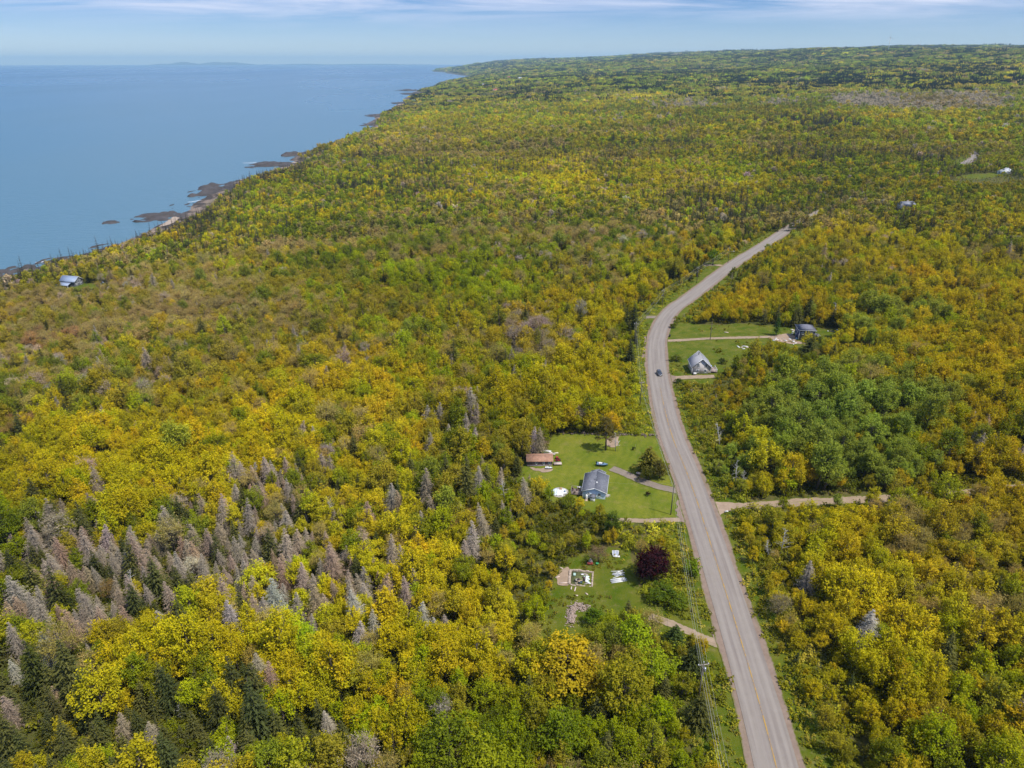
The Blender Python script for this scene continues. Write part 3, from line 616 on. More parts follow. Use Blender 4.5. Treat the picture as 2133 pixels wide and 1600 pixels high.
def tints(cat, r):
    base = np.array([TINT[c] for c in CATS])[cat]; n = len(cat)
    v = np.exp(r.normal(size=n) * .12)[:, None]; hue = r.normal(size=n) * .05
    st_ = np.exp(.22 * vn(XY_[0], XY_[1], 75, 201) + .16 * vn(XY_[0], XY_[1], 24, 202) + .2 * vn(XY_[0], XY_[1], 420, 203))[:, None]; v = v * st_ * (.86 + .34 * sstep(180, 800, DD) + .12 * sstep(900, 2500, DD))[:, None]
    base = base * v * np.c_[1 + hue, 1 - hue * .4, 1 + r.normal(size=n) * .1]
    lo = (cat != IC['spruce']) & (cat != IC['dead']) & (cat != IC['grey']); base = np.where(lo[:, None], base * .74 + REG * .26, base)
    sp_ = cat == CATS.index('spruce'); k = r.random(n)[:, None]; base = np.where(sp_[:, None], base * (1 - k) + np.array([.14, .135, .04]) * k * .9, base); base = np.where((sp_ & (DD > 420))[:, None], base * (.38 + .3 * sstep(1800, 4500, DD))[:, None], base); base = np.where(((cat == IC['grey']) & (DD > 1200))[:, None], np.array([.50, .42, .34]), base)
    de = cat == CATS.index('dead'); base = np.where(de[:, None], base * (1 - k) + np.array([.35, .305, .27]) * k, base)
    return base
GNP = {k: dict(p=[], i=[], s=[], r=[], t=[]) for k in ('broadleaf_forest', 'spruce_forest', 'dead_spruce_forest', 'undergrowth')}
def put(which, x, y, z, idx, s, t, r):
    GNP[which].setdefault('tl', []).append(r.normal(size=(len(x), 2)) * (.09 if 'dead' in which else .045))
    g = GNP[which]; g['p'].append(np.c_[x, y, z]); g['i'].append(idx); g['s'].append(s); g['t'].append(t); g['r'].append(r.uniform(0, 6.283, len(x)))
# explicit landmark trees: name, px, py of the foot, kind, variant, scale xy, scale z, tint, label, category
SPECIAL = [
 ('purple_maple', 1357, 1207, 'maple', 0, 1.12, 1.08, (.05, .014, .02), 'round purple-leaved maple standing on the grass beside the road', 'tree'),
 ('cedar_tree', 1352, 985, 'spruce', 1, 2.0, .92, (.17, .15, .025), 'broad bushy brown-green cedar between the gravel driveway and the road', 'tree'),
 ('cedar_bush', 1374, 996, 'broad', 4, 1.25, .9, (.15, .13, .03), 'lower brown-green bush leaning against the big cedar by the driveway', 'shrub'),
 ('cedar_bush', 1350, 1000, 'broad', 1, .85, .6, (.10, .105, .02), 'dark green low bush under the big cedar, nearest the driveway', 'shrub'),
 ('orange_maple', 1180, 1425, 'broad', 3, 2.1, 1.15, (.50, .37, .02), 'very large orange-gold spreading maple below the rubble pile', 'tree'),
 ('orange_maple', 1235, 1440, 'broad', 1, 1.35, .95, (.47, .36, .02), 'orange-gold maple joined to the lower flank of the biggest orange one', 'tree'),
 ('lime_maple', 1320, 1370, 'broad', 2, 1.75, 1.3, (.30, .38, .015), 'tall lime green maple between the orange maple and the road', 'tree'),
 ('lime_maple', 1352, 1425, 'broad', 1, 1.5, 1.1, (.29, .35, .015), 'lime green spreading maple just below the tallest lime green one', 'tree'),
 ('green_tree', 1272, 1370, 'broad', 2, 1.1, 1.15, (.20, .22, .03), 'slim olive tree wedged between orange and lime maples', 'tree'),
 ('green_tree', 1235, 1300, 'broad', 4, .95, .7, (.13, .20, .015), 'small green tree next to the pale rubble pile', 'tree'),
 ('green_tree', 1275, 1115, 'broad', 0, .95, .85, (.10, .14, .02), 'dark green rounded tree on the near edge of the big lawn', 'tree'),
 ('round_tree', 760, 1098, 'broad', 1, 1.4, 1.05, (.24, .27, .015), 'round green tree among dead spruces, with a bright domed crown', 'tree'),
 ('yellow_tree', 1038, 1290, 'broad', 2, 1.35, 1.2, (.42, .36, .02), 'bushy yellow tree standing left of the ruined foundation', 'tree'),
 ('yellow_tree', 945, 1295, 'broad', 2, 1.15, 1.15, (.46, .38, .02), 'upright yellow tree further from the ruin than the bushy yellow one', 'tree'),
 ('brown_bush', 1246, 1172, 'thin', 0, .85, .6, (.24, .17, .10), 'bare brownish bush at the head of the ruin clearing', 'shrub'),
 ('poplar_tree', 1617, 699, 'spruce', 1, .85, 1.1, (.06, .11, .02), 'narrow dark green columnar poplar beside the pale gravel lane', 'tree'),
 ('yard_spruce', 1683, 742, 'spruce', 1, 1.9, 1.0, (.09, .10, .03), 'dark spruce in front of the dark two-storey house', 'tree'),
 ('yard_spruce', 1660, 752, 'broad', 1, 1.5, .55, (.09, .10, .02), 'low dark thicket below the spruce at the dark house', 'shrub'),
 ('tall_spruce', 1318, 690, 'spruce', 1, 1.5, 1.5, (.05, .06, .025), 'tallest blackish spruce left of the road bend', 'tree'),
 ('tall_spruce', 1302, 692, 'spruce', 0, 1.3, 1.35, (.05, .06, .02), 'blackish spruce close behind the tallest one at the bend', 'tree'),
 ('tall_spruce', 1312, 758, 'spruce', 1, 1.25, 1.15, (.055, .065, .03), 'dark spruce next to the power line, nearest the road bend', 'tree'),
 ('tall_spruce', 1322, 725, 'spruce', 0, 1.1, 1.05, (.06, .065, .03), 'slender dark spruce between two larger ones by the power line', 'tree'),
 ('roadside_spruce', 1438, 1408, 'spruce', 1, 1.35, .85, (.055, .065, .02), 'dark spruce beside the near utility pole', 'tree'),
 ('roadside_spruce', 1405, 1345, 'spruce', 0, 1.3, .6, (.06, .085, .02), 'low dark spruce at the tan bare-earth entrance', 'tree'),
 ('roadside_spruce', 1455, 1515, 'spruce', 1, 1.3, .85, (.09, .09, .025), 'brownish spruce below the near utility pole', 'tree'),
 ('grey_spruce', 1800, 1352, 'dead', 1, 1.25, 1.05, (.42, .38, .36), 'silver-grey dead spruce standing alone among golden trees right of the road', 'tree'),
 ('grey_spruce', 1678, 1236, 'dead', 0, 1.1, 1.0, (.33, .28, .25), 'leaning brown-grey dead spruce in the golden woods near the road', 'tree'),
 ('bare_bush', 1618, 1285, 'thin', 1, 1.0, .8, (.26, .22, .13), 'fuzzy grey-brown leafless tree on the road bank', 'tree'),
 ('meadow_tree', 1484, 552, 'broad', 3, 1.3, 1.15, (.16, .24, .015), 'full green tree on the small lawn beyond the bend', 'tree'),
 ('verge_shrub', 1443, 1195, 'bushy', 0, 1.6, 1.3, (.17, .24, .015), 'rounded green shrub on the left verge near the purple maple', 'shrub'),
 ('verge_shrub', 1410, 1265, 'broad', 4, 1.1, .62, (.17, .22, .02), 'wide green shrub mass between purple maple and power line', 'shrub'),
 ('verge_shrub', 1380, 1250, 'broad', 1, 1.1, .55, (.12, .17, .015), 'dark green shrub mass directly below the purple maple', 'shrub'),
 ('yard_shrub', 1402, 683, 'broad', 4, .8, .35, (.14, .16, .02), 'low green shrub on the inside of the bend above the lane', 'shrub'),
 ('yard_shrub', 1408, 752, 'broad', 1, .8, .35, (.12, .15, .02), 'low green shrub between the road and the grey gabled house', 'shrub'),
 ('yard_shrub', 1413, 798, 'broad', 4, .65, .32, (.07, .10, .02), 'dark low shrub below the short gravel driveway', 'shrub'),
 ('yard_shrub', 1503, 757, 'broad', 4, .6, .4, (.07, .09, .02), 'dark shrub behind the deck of the grey gabled house', 'shrub'),
]
DEADX = [(490, 1325, 1.15, 1), (580, 1295, 1.25, 1), (588, 1205, 1.0, 0), (635, 1238, 1.0, 1), (662, 1292, 1.05, 0), (706, 1262, .9, 0), (752, 1312, 1.25, 1), (798, 1272, 1.05, 0), (785, 1350, 1.15, 1), (750, 1362, 1.0, 1),
 (880, 1318, .9, 1), (912, 1334, .85, 1), (760, 1180, 1.0, 0), (838, 1092, 1.1, 0), (905, 1092, 1.2, 0), (985, 1168, 1.25, 1), (1012, 1130, 1.0, 0), (597, 1102, 1.0, 1), (518, 1106, .9, 0), (708, 1106, .7, 0), (612, 1352, .8, 0),
 (548, 1440, 1.15, 0), (572, 1462, .95, 0), (268, 1325, 1.05, 0), (115, 1395, 1.15, 1), (155, 1345, 1.1, 0), (45, 1430, .9, 1), (30, 1320, 1.0, 0), (60, 1300, .9, 0), (98, 1232, 1.0, 0), (140, 1185, 1.1, 0), (185, 1160, 1.0, 0),
 (225, 1150, 1.1, 1), (250, 1185, 1.0, 0), (340, 1160, .9, 0), (385, 1170, .95, 0), (410, 1190, 1.05, 0), (440, 1165, .95, 0), (200, 1230, 1.0, 0), (120, 1260, 1.0, 0), (465, 1140, .85, 0), (35, 1160, 1.0, 1), (530, 1225, .8, 0), (40, 1525, 1.0, 0), (265, 1545, .9, 0), (690, 1530, .7, 1), (940, 930, .9, 1), (985, 945, 1.2, 1), (1110, 945, 1.05, 1), (1125, 948, 1.0, 0), (285, 1050, 1.0, 0), (130, 1480, .8, 0), (330, 1560, .8, 0), (485, 1590, .8, 1), (960, 1085, .7, 1), (690, 1000, .9, 0), (2050, 920, 1.1, 0), (2025, 905, .9, 1)]
SNAGX = [(1052, 1048, 1.0), (693, 1078, 1.1), (1532, 1010, 1.0), (1545, 1015, .8), (1625, 1160, 1.0), (1600, 1165, .8), (1740, 678, 1.3), (1282, 940, .9), (905, 1400, .8), (380, 1500, .6), (1025, 1400, .7), (280, 1240, 1.0), (1500, 940, 1.2), (210, 640, 1.0)]
KEEP = []      # world xy, radius that random trees avoid
cand = []      # individual trees: (depth-size, kind, x, y, cat, variant, sxy, sz, tint)
def bases(): 
    for q in ((1325, 1228, 4), (1350, 1250, 4), (1310, 1200, 3), (1385, 1225, 3), (1215, 1250, 3), (1245, 1255, 3), (1170, 1235, 3), (1330, 1180, 2.5)): yield q
    for s in SPECIAL: yield s[1], s[2], 2.6 * s[5]
    for q in DEADX: yield q[0], q[1], 2.2 * q[2]
XY = [gp(a, b) for a, b, _ in bases()]
KEEP = np.array([(x, y, r_) for (x, y), (_, _, r_) in zip(XY, bases())])
# near trees
def zone(r0, r1, sp, seed, mode):
    x, y, r = grid(r0, r1, sp, seed=seed); m, d, rd = treemask(x, y); x, y, d, rd = x[m], y[m], d[m], rd[m]
    z = height(x, y, d); px, py, D = proj(x, y, z + 6)
    if mode != 'near': k = (px > -150) & (px < 2300) & (py < 1900); x, y, d, rd, z = x[k], y[k], d[k], rd[k], z[k]
    else:
        k = (px > -260) & (px < 2400) & (py < 2050); x, y, d, rd, z = x[k], y[k], d[k], rd[k], z[k]
    # hidden slopes need no trees: skip what stands well below the line of sight behind nearer ground (far zones only)
    for kx, ky, kr in KEEP:
        if math.hypot(kx, ky) < r1 + 20 and math.hypot(kx, ky) > r0 - 20:
            k = (x - kx) ** 2 + (y - ky) ** 2 > (kr * .85) ** 2; x, y, d, rd, z = x[k], y[k], d[k], rd[k], z[k]
    cat, px, py, D = choose(x, y, z, d, r); return x, y, z, d, rd, cat, px, py, D, r
LOW = [(1680, 1078, 120, 18, .42), (1780, 1072, 60, 16, .5), (1250, 1108, 130, 30, .40), (1170, 1075, 70, 30, .5), (1350, 1108, 80, 26, .35), (1190, 1110, 60, 40, .5), (1120, 1130, 60, 60, .6), (1120, 1200, 45, 60, .55), (1110, 1260, 60, 40, .45), (1180, 1340, 80, 22, .5),
       (1560, 800, 110, 26, .45), (1490, 850, 70, 50, .5), (1680, 770, 90, 22, .45), (1760, 735, 60, 22, .5), (1450, 930, 60, 70, .6), (1480, 1015, 60, 20, .5), (1070, 1030, 30, 30, .6), (1560, 1075, 80, 10, .45),
       (2050, 378, 90, 13, .25), (1866, 450, 24, 9, .5), (165, 612, 70, 15, .35), (860, 219, 40, 5, .3), (1020, 198, 40, 6, .3), (1500, 600, 50, 20, .6), (1440, 640, 30, 40, .6), (1330, 870, 30, 50, .6), (2010, 340, 35, 14, .3)]
def lowf(px, py):
    f = np.ones(np.shape(px))
    for a, b, rx, ry, v_ in LOW: f *= 1 - (1 - v_) * np.exp(-(((px - a) / rx) ** 2 + ((py - b) / ry) ** 2) ** 2)
    return f
def fill(r0, r1, sp, seed, mode):
    x, y, z, d, rd, cat, px, py, D, r = zone(r0, r1, sp, seed, mode); n = len(x); t = tints(cat, r)
    con = cat == IC['spruce']; de = cat == IC['dead']; asp = cat == IC['aspen']; tan = (cat == IC['tan']) | (cat == IC['russet']) | (cat == IC['grey'])
    s = .9 * np.exp(r.normal(size=n) * .24) * (1 + .2 * vn(x, y, 60, 55)); s = np.clip(s, .45, 1.6)
    edge = np.where(y > YHID, 1, np.clip((rd - 9) / 14, .45, 1)); s *= edge        # lower growth by the road
    s *= np.where(d < 60, .75, 1) * lowf(px, py)
    if mode == 'near':
        idx = np.where(con, NB['spruce'][0] + r.integers(0, 3, n), np.where(de, NB['dead'][0] + r.integers(0, 3, n), np.where(asp, NB['aspen'][0] + r.integers(0, 2, n), np.where(tan, NB['thin'][0] + r.integers(0, 2, n), NB['broad'][0] + r.integers(0, 5, n)))))
    elif mode == 'mid':
        idx = np.where(con, PI_['midc0'] + r.integers(0, 2, n), np.where(de, PI_['midd0'] + r.integers(0, 2, n), PI_['mid0'] + r.integers(0, 3, n))); s = s * np.where(con | de, 1.3 * max(1, sp / 6.5), sp / 5.2 * np.where(asp, 1.3, 1))
    else:
        idx = np.where(con, PI_['patchc0'] + r.integers(0, 2, n), PI_['patch0'] + r.integers(0, 3, n)); s = s * sp / 13.0
    s = np.where(de & (D < 400), s * r.uniform(.62, 1.05, n), s)
    S = np.c_[s * r.uniform(.88, 1.12, n), s * r.uniform(.88, 1.12, n), s * r.uniform(.88, 1.15, n)]
    if mode == 'far': S[:, 2] *= np.clip(13.0 / sp, .5, 1)
    if mode != 'near': S[:, 0:2] *= 1.0
    if mode == 'far': con = np.zeros(n, bool) | con
    return x, y, z, idx, S, t, cat, D, px, py, r
kindof = lambda c: 'spruce_forest' if c == IC['spruce'] else 'dead_spruce_forest' if c == IC['dead'] else 'broadleaf_forest'
INDIV = []
x, y, z, idx, S, t, cat, D, px, py, r = fill(55, 560, 3.75, 21, 'near')
kk = np.array([0 if c == IC['spruce'] else 1 if c == IC['dead'] else 2 for c in cat])
ptop = proj(x, y, z + 5)
vis = (ptop[0] > 8) & (ptop[0] < 2125) & (ptop[1] > 0) & (ptop[1] < 1585)
NMAX = [250, 200, 300]
take = np.zeros(len(x), bool)
for q_ in range(3):
    c_ = np.where((kk == q_) & vis)[0]; c_ = c_[np.argsort(D[c_])][:NMAX[q_]]; take[c_] = True
for q_, nm in enumerate(('spruce_forest', 'dead_spruce_forest', 'broadleaf_forest')):
    m = (kk == q_) & ~take; put(nm, x[m], y[m], z[m], idx[m], S[m], t[m], r)
inv = {v: k for k, v in PI_.items()}
for i in np.where(take)[0]:
    key = inv[int(idx[i])]; INDIV.append((key[:-1], int(key[-1]), x[i], y[i], z[i], S[i], t[i], CATS[cat[i]], px[i], py[i], r.uniform(0, 6.28)))
for a, b, spc, sd_, md in ((560, 1150, 4.5, 22, 'mid'), (1150, 2300, 7.5, 23, 'mid'), (2300, 4600, 12.5, 24, 'far'), (4600, 9000, 24, 25, 'far'), (9000, 19000, 52, 26, 'far')):
    x, y, z, idx, S, t, cat, D, px, py, r = fill(a, b, spc, sd_, md); kk = np.array([0 if c == IC['spruce'] else 1 if c == IC['dead'] else 2 for c in cat])
    # drop trees whose foot lies far behind nearer high ground
    for q_, nm in enumerate(('spruce_forest', 'dead_spruce_forest', 'broadleaf_forest')):
        m = kk == q_; put(nm, x[m], y[m], z[m], idx[m], S[m], t[m], r)
# undergrowth below the trees, on the verges and in rough clearings
def under(r0, r1, sp, seed):
    x, y, r = grid(r0, r1, sp, seed=seed); d = coastd(x, y); rd = segd(x, y, ROAD); m = (rd > 5.4) & (d > 10)
    for k, P in SIDEW.items(): m &= segd(x, y, P) > SIDE[k][1] / 2 + .5
    inA = inpoly(x, y, CLEAR['A']); m &= ~inA
    rough = np.zeros(len(x), bool)
    for k in ('B', 'C', 'E', 'F', 'G'): rough |= inpoly(x, y, CLEAR[k])
    m &= ~(rough & (vn(x, y, 7, 31) + .5 * vn(x, y, 2.5, 32) < np.where(inpoly(x, y, CLEAR['B']), .05, .42)))
    verge = (rd < 15)
    m &= ~(verge & (rd < 7.6) & (vn(x, y, 4, 33) < -.55))
    x, y, rd, rough, verge = x[m], y[m], rd[m], rough[m], verge[m]; z = height(x, y)
    px, py, D = proj(x, y, z); k = (px > -60) & (px < 2200) & (py < 1750); x, y, z, rd, rough, verge, px, py = [a_[k] for a_ in (x, y, z, rd, rough, verge, px, py)]
    n = len(x); small = rough | (rd < 9.5) | (r.random(n) < .3); idx = np.where(small, PI_['herb0'] + r.integers(0, 2, n), PI_['bush0'] + r.integers(0, 2, n))
    s = np.exp(r.normal(size=n) * .25) * np.where(small & rough, .75, 1.0) * np.where(verge & ~rough, 1.15, 1); s = s[:, None] * np.c_[r.uniform(.9, 1.2, n), r.uniform(.9, 1.2, n), r.uniform(.6, 1.1, n)]
    g = r.random(n)[:, None]; t = np.where(g < .5, [(.15, .195, .02)], np.where(g < .8, [(.21, .225, .025)], [(.27, .22, .08)])) * np.exp(r.normal(size=(n, 1)) * .2)
    bright = ((px < 1400) & (rd < 26))[:, None]; choose(x, y, z, np.full(n, 500.), r); t = t * .45 + REG * .42 * (t.mean(1)[:, None] / .13); t = np.where((rd > 24)[:, None], t * .62, t); t = np.where(bright, t * np.array([1.25, 1.3, 1.0]), t)  # tint lowered away from the road: painted shade in the gaps between crowns
    put('undergrowth', x, y, z - .1, idx, s, t, r)
under(55, 330, 2.1, 41); under(330, 620, 3.4, 42)
def scatter_obj(name, label):
    g = GNP[name]; P = np.vstack(g['p']); me = bpy.data.meshes.new(name); me.vertices.add(len(P)); me.vertices.foreach_set('co', P.astype(np.float32).ravel())
    def at(k, ty, a, prop): q = me.attributes.new(k, ty, 'POINT'); q.data.foreach_set(prop, np.ascontiguousarray(a).ravel())
    at('idx', 'INT', np.concatenate(g['i']).astype(np.int32), 'value'); at('scl', 'FLOAT_VECTOR', np.vstack(g['s']).astype(np.float32), 'vector')
    rz = np.concatenate(g['r']); at('rot', 'FLOAT_VECTOR', np.c_[np.vstack(g['tl']), rz].astype(np.float32), 'vector')
    at('tint', 'FLOAT_VECTOR', np.vstack(g['t']).astype(np.float32), 'vector')
    o = link(bpy.data.objects.new(name, me)); tag(o, label, kind='stuff')
    ng = bpy.data.node_groups.new(name, 'GeometryNodeTree'); ng.interface.new_socket('Geometry', in_out='INPUT', socket_type='NodeSocketGeometry'); ng.interface.new_socket('Geometry', in_out='OUTPUT', socket_type='NodeSocketGeometry')
    gi = ng.nodes.new('NodeGroupInput'); go_ = ng.nodes.new('NodeGroupOutput'); ci = ng.nodes.new('GeometryNodeCollectionInfo'); ci.inputs['Collection'].default_value = protos
    ci.inputs['Separate Children'].default_value = True; ci.inputs['Reset Children'].default_value = True
    ip = ng.nodes.new('GeometryNodeInstanceOnPoints'); ip.inputs['Pick Instance'].default_value = True
    def na(k, ty): q = ng.nodes.new('GeometryNodeInputNamedAttribute'); q.data_type = ty; q.inputs['Name'].default_value = k; return q.outputs['Attribute']
    lk = ng.links.new; lk(gi.outputs[0], ip.inputs['Points']); lk(ci.outputs[0], ip.inputs['Instance']); lk(na('idx', 'INT'), ip.inputs['Instance Index'])
    e2r = ng.nodes.new('FunctionNodeEulerToRotation'); lk(na('rot', 'FLOAT_VECTOR'), e2r.inputs[0]); lk(e2r.outputs[0], ip.inputs['Rotation']); lk(na('scl', 'FLOAT_VECTOR'), ip.inputs['Scale']); lk(ip.outputs[0], go_.inputs[0])
    md = o.modifiers.new('scatter', 'NODES'); md.node_group = ng; print(name, len(P)); return o
scatter_obj('broadleaf_forest', 'yellow, olive and lime green broadleaf woods covering the coastal slope beyond the nearest trees')
scatter_obj('spruce_forest', 'dark spruces scattered through the woods and along the shore')
scatter_obj('dead_spruce_forest', 'grey-brown dead spruces scattered through the farther woods')
scatter_obj('undergrowth', 'low green brush and weeds under the trees and along the verges')

# individual trees: trunk and crown under an empty, shared meshes
TMESH = {}
def tmesh(kind, i):
    if (kind, i) not in TMESH:
        t = near[kind][i]; nm = {'spruce': 'spruce', 'dead': 'dead_spruce', 'snag': 'snag'}.get(kind, 'broadleaf')
        cr = None if kind == 'snag' else t.foliage(nm + '_crown', {'spruce': NEEDLE, 'dead': TWIG}.get(kind, LEAF))
        TMESH[(kind, i)] = (t.barkm(nm + '_trunk', BARKW if kind == 'snag' else BARK), cr)
    return TMESH[(kind, i)]
near['maple'] = [broad(95, 3.9, 8.6, .04, 44, 190, .36, 1.35)]
near['bushy'] = [broad(91, 1.6, 2.6, .0, 10, 60, .34, .75, limb=False)]
def tree(name, x, y, z, kind, i, S, t, rz, label, cat, group=None):
    o = empty(name, (x, y, z), rz); o.rotation_euler = (random.gauss(0, .07 if 'dead' in name or 'snag' in name else .035), random.gauss(0, .07 if 'dead' in name or 'snag' in name else .035), rz); o.scale = tuple(S); tm_, cm_ = tmesh(kind, i)
    link(bpy.data.objects.new('trunk', tm_), o)
    if cm_: c = link(bpy.data.objects.new('crown', cm_), o); c['tint'] = [float(q) for q in t]
    tag(o, label, cat, group); return o
LANDMARKS = [('the purple maple', 1357, 1165), ('the rubble pile', 1206, 1270), ('the ruined foundation', 1205, 1205), ('the biggest orange maple', 1180, 1370), ('the light blue house', 1238, 1010), ('the brown shed', 1125, 960),
  ('the transformer pole', 1464, 1420), ('the lone silver spruce', 1805, 1300), ('the dirt road junction', 1490, 1052), ('the domed green tree', 760, 1065), ('the photo bottom left corner', 0, 1600), ('the photo bottom right corner', 2133, 1600),
  ('the middle of the bottom edge', 900, 1600), ('the road at the bottom edge', 1616, 1600), ('the middle of the left edge', 0, 1000), ('the right end of the dirt road', 2133, 1020), ('the grey gabled house', 1461, 760), ('the left pale snag', 693, 1060), ('the dark two-storey house', 1680, 690)]
_o = 'first second third fourth fifth sixth seventh eighth ninth'.split()
ORD = ['nearest'] + [w_ + ' nearest' for w_ in _o[1:] + 'tenth eleventh twelfth thirteenth fourteenth fifteenth sixteenth seventeenth eighteenth nineteenth twentieth'.split()] + [t_ + '-' + w_ + ' nearest' for t_ in ('twenty', 'thirty', 'forty', 'fifty') for w_ in _o]
SIZEW = lambda s: 'large' if s > 1.12 else 'small' if s < .82 else 'mid-sized'
def unique_labels(items):      # items: (look phrase, px, py of the crown); each gets look + rank from a landmark
    out = [None] * len(items); taken = set()
    for look in sorted(set(i[0] for i in items)):
        ids = [k for k, i in enumerate(items) if i[0] == look]; P = np.array([(items[k][1], items[k][2]) for k in ids]); best = {}
        for lname, lx, ly in LANDMARKS:
            dd = np.hypot(P[:, 0] - lx, P[:, 1] - ly); o_ = np.argsort(dd)
            for rk, j in enumerate(o_): best.setdefault(ids[j], []).append((rk, dd[j], lname, lx, ly))
        for k in ids:
            rk, dd, ln, lx, ly = min(best[k]); dx, dy = items[k][1] - lx, items[k][2] - ly
            side = ('right of' if dx > 0 else 'left of') if abs(dx) > abs(dy) else ('below' if dy > 0 else 'above')
            if ln.startswith('the photo') or 'edge' in ln or 'end of' in ln: out[k] = '%s, %s to %s' % (look, ORD[rk] if rk < len(ORD) else 'far out', ln)
            else: out[k] = '%s, %s to and %s %s' % (look, ORD[rk] if rk < len(ORD) else 'far off', side, ln)
    return out
LOOKS = []
for k_, (kind, i, x, y, z, S, t, cat, px, py, rz) in enumerate(INDIV):
    if cat == 'spruce': lk_ = '%s %s spruce' % (SIZEW(S[2]), 'olive-tinged' if t[0] > .105 else 'dark green')
    elif cat == 'dead': lk_ = '%s %s dead spruce' % (SIZEW(S[2]), 'silver-grey' if t[2] > .245 else 'pinkish brown' if t[2] < .215 else 'grey-brown')
    else: lk_ = '%s %s broadleaf tree' % (SIZEW(S[2]), SAY[cat])
    a_, b_, _ = proj(np.array([x]), np.array([y]), np.array([z + 5 * S[2]])); LOOKS.append((lk_, float(a_[0]), float(b_[0])))
DSH = []
for k_, (a, b, s_, g_) in enumerate(DEADX): LOOKS.append(('%s %s dead spruce' % ('tall' if s_ > 1.02 else 'slender', 'silver-grey' if g_ else 'pinkish brown'), a, b - 45))
for k_, (a, b, s_) in enumerate(SNAGX): LOOKS.append(('leafless pale snag', a, b - 25))
LABELS = unique_labels(LOOKS)
for k_, (kind, i, x, y, z, S, t, cat, px, py, rz) in enumerate(INDIV):
    nm, g = {'spruce': ('spruce_tree', 'living spruces in the near woods'), 'dead': ('dead_spruce', 'dead spruces in the near woods')}.get(cat, ('broadleaf_tree', 'broadleaf trees in the near woods'))
    tree(nm, x, y, z, kind, i, S, t, rz, LABELS[k_], 'tree', g)
for s_ in SPECIAL:
    x, y = gp(s_[1], s_[2]); tree(s_[0], x, y, h1(x, y), s_[3], s_[4], (s_[5], s_[5], s_[6]), s_[7], random.uniform(0, 6), s_[8], s_[9])
for k_, (a, b, s_, g_) in enumerate(DEADX):
    x, y = gp(a, b); t = (.40, .35, .315) if g_ else (.37, .26, .195); t = tuple(q * random.uniform(.9, 1.1) for q in t)
    tree('dead_spruce', x, y, h1(x, y), 'dead', k_ % 3, (s_ * 1.05, s_ * 1.05, s_), t, random.uniform(0, 6), LABELS[len(INDIV) + k_], 'tree', 'dead spruces in the near woods')
for k_, (a, b, s_) in enumerate(SNAGX):
    x, y = gp(a, b); tree('bare_snag', x, y, h1(x, y), 'snag', k_ % 2, (s_,) * 3, (1, 1, 1), random.uniform(0, 6), LABELS[len(INDIV) + len(DEADX) + k_], 'tree', 'bare pale snags')
print('trees done', len(INDIV))

# ------------------------------------------------------------------ buildings and yard objects
def quad(mb, *p): mb.add(p, [tuple(range(len(p)))]); return mb
def at_px(px, py, yaw_deg, name, label, cat, group=None, dz=0.0, sc_=1.0):
    x, y = gp(px, py); o = empty(name, (x, y, h1(x, y) + dz), R(yaw_deg), sc_); tag(o, label, cat, group); return o
def window(parent, face, u, z, w_, h_, base, mull=1):
    """face: 'front' (y=base, looks to -y), 'left' (x=base, looks to -x), 'right' (x=base, looks to +x)"""
    t = .07; f = MB(); g = MB()
    def P(mb, u0, u1, z0, z1, o0, o1):
        if face == 'front': mb.box(u0, u1, base - o1, base - o0, z0, z1)
        elif face == 'left': mb.box(base - o1, base - o0, u0, u1, z0, z1)
        else: mb.box(base + o0, base + o1, u0, u1, z0, z1)
    a, b = u - w_ / 2, u + w_ / 2; c, d = z, z + h_
    P(f, a - .1, a, c - .1, d + .1, -.02, .06); P(f, b, b + .1, c - .1, d + .1, -.02, .06); P(f, a, b, d, d + .1, -.02, .06); P(f, a, b, c - .1, c, -.02, .08)
    if mull: P(f, a, b, (c + d) / 2 - .03, (c + d) / 2 + .03, -.02, .05)
    fo = f.build('window', MT['trim'], parent); P(g, a, b, c, d, .005, .02); g.build('pane', MT['glass'], fo); return fo
def gable(root, W, D, he, hr, wall, roofm, oh=.35, trim=True, y0=0, x0=0, th=.14, nm=('wall', 'roof'), trimmat=None):
    x1 = x0 + W; y1 = y0 + D; xm = (x0 + x1) / 2; w_ = MB(); w_.prism([(x0, -.8), (x1, -.8), (x1, he), (xm, hr), (x0, he)], y0, y1); wo = w_.build(nm[0], wall, root)
    s = (hr - he) / (W / 2); r = MB()
    for sg, xe in ((-1, x0), (1, x1)):
        xo = xe + sg * oh; zo = he - s * oh
        vs = [(xo, y0 - oh, zo + .02), (xm, y0 - oh, hr + .02), (xm, y1 + oh, hr + .02), (xo, y1 + oh, zo + .02)]; vt = [(a, b, c + th) for a, b, c in vs]
        r.add(vs + vt, [(0, 1, 2, 3), (7, 6, 5, 4), (0, 4, 5, 1), (1, 5, 6, 2), (2, 6, 7, 3), (3, 7, 4, 0)])
    ro = r.build(nm[1], roofm, root)
    if trim:
        t = MB()
        for yy_ in (y0 - oh - .04, y1 + oh):
            for sg, xe in ((-1, x0), (1, x1)):
                xo = xe + sg * oh; t.bar((xo, yy_ + .02, he - s * oh + .06), (xm, yy_ + .02, hr + .06), .05, .2)
        for sg, xe in ((-1, x0), (1, x1)):
            xo = xe + sg * (oh + .03); t.bar((xo, y0 - oh, he - s * oh + .05), (xo, y1 + oh, he - s * oh + .05), .06, .16)
            t.box(xe - .07, xe + .07, y0 - .03, y0 + .02, -.3, he)
        t.build('trim', trimmat or MT['trim'], root)
    return wo, ro
SH_G = stripes('grey_shingles', (.155, .16, .185), (.11, .115, .13), .28, 1, .9, .2, .22)
SH_N = stripes('slate_shingles', (.30, .30, .32), (.24, .24, .26), .28, 1, .85, .2, .10)
SH_B = stripes('orange_shingles', (.36, .20, .13), (.27, .15, .10), .3, 0, .9, .2, .22)
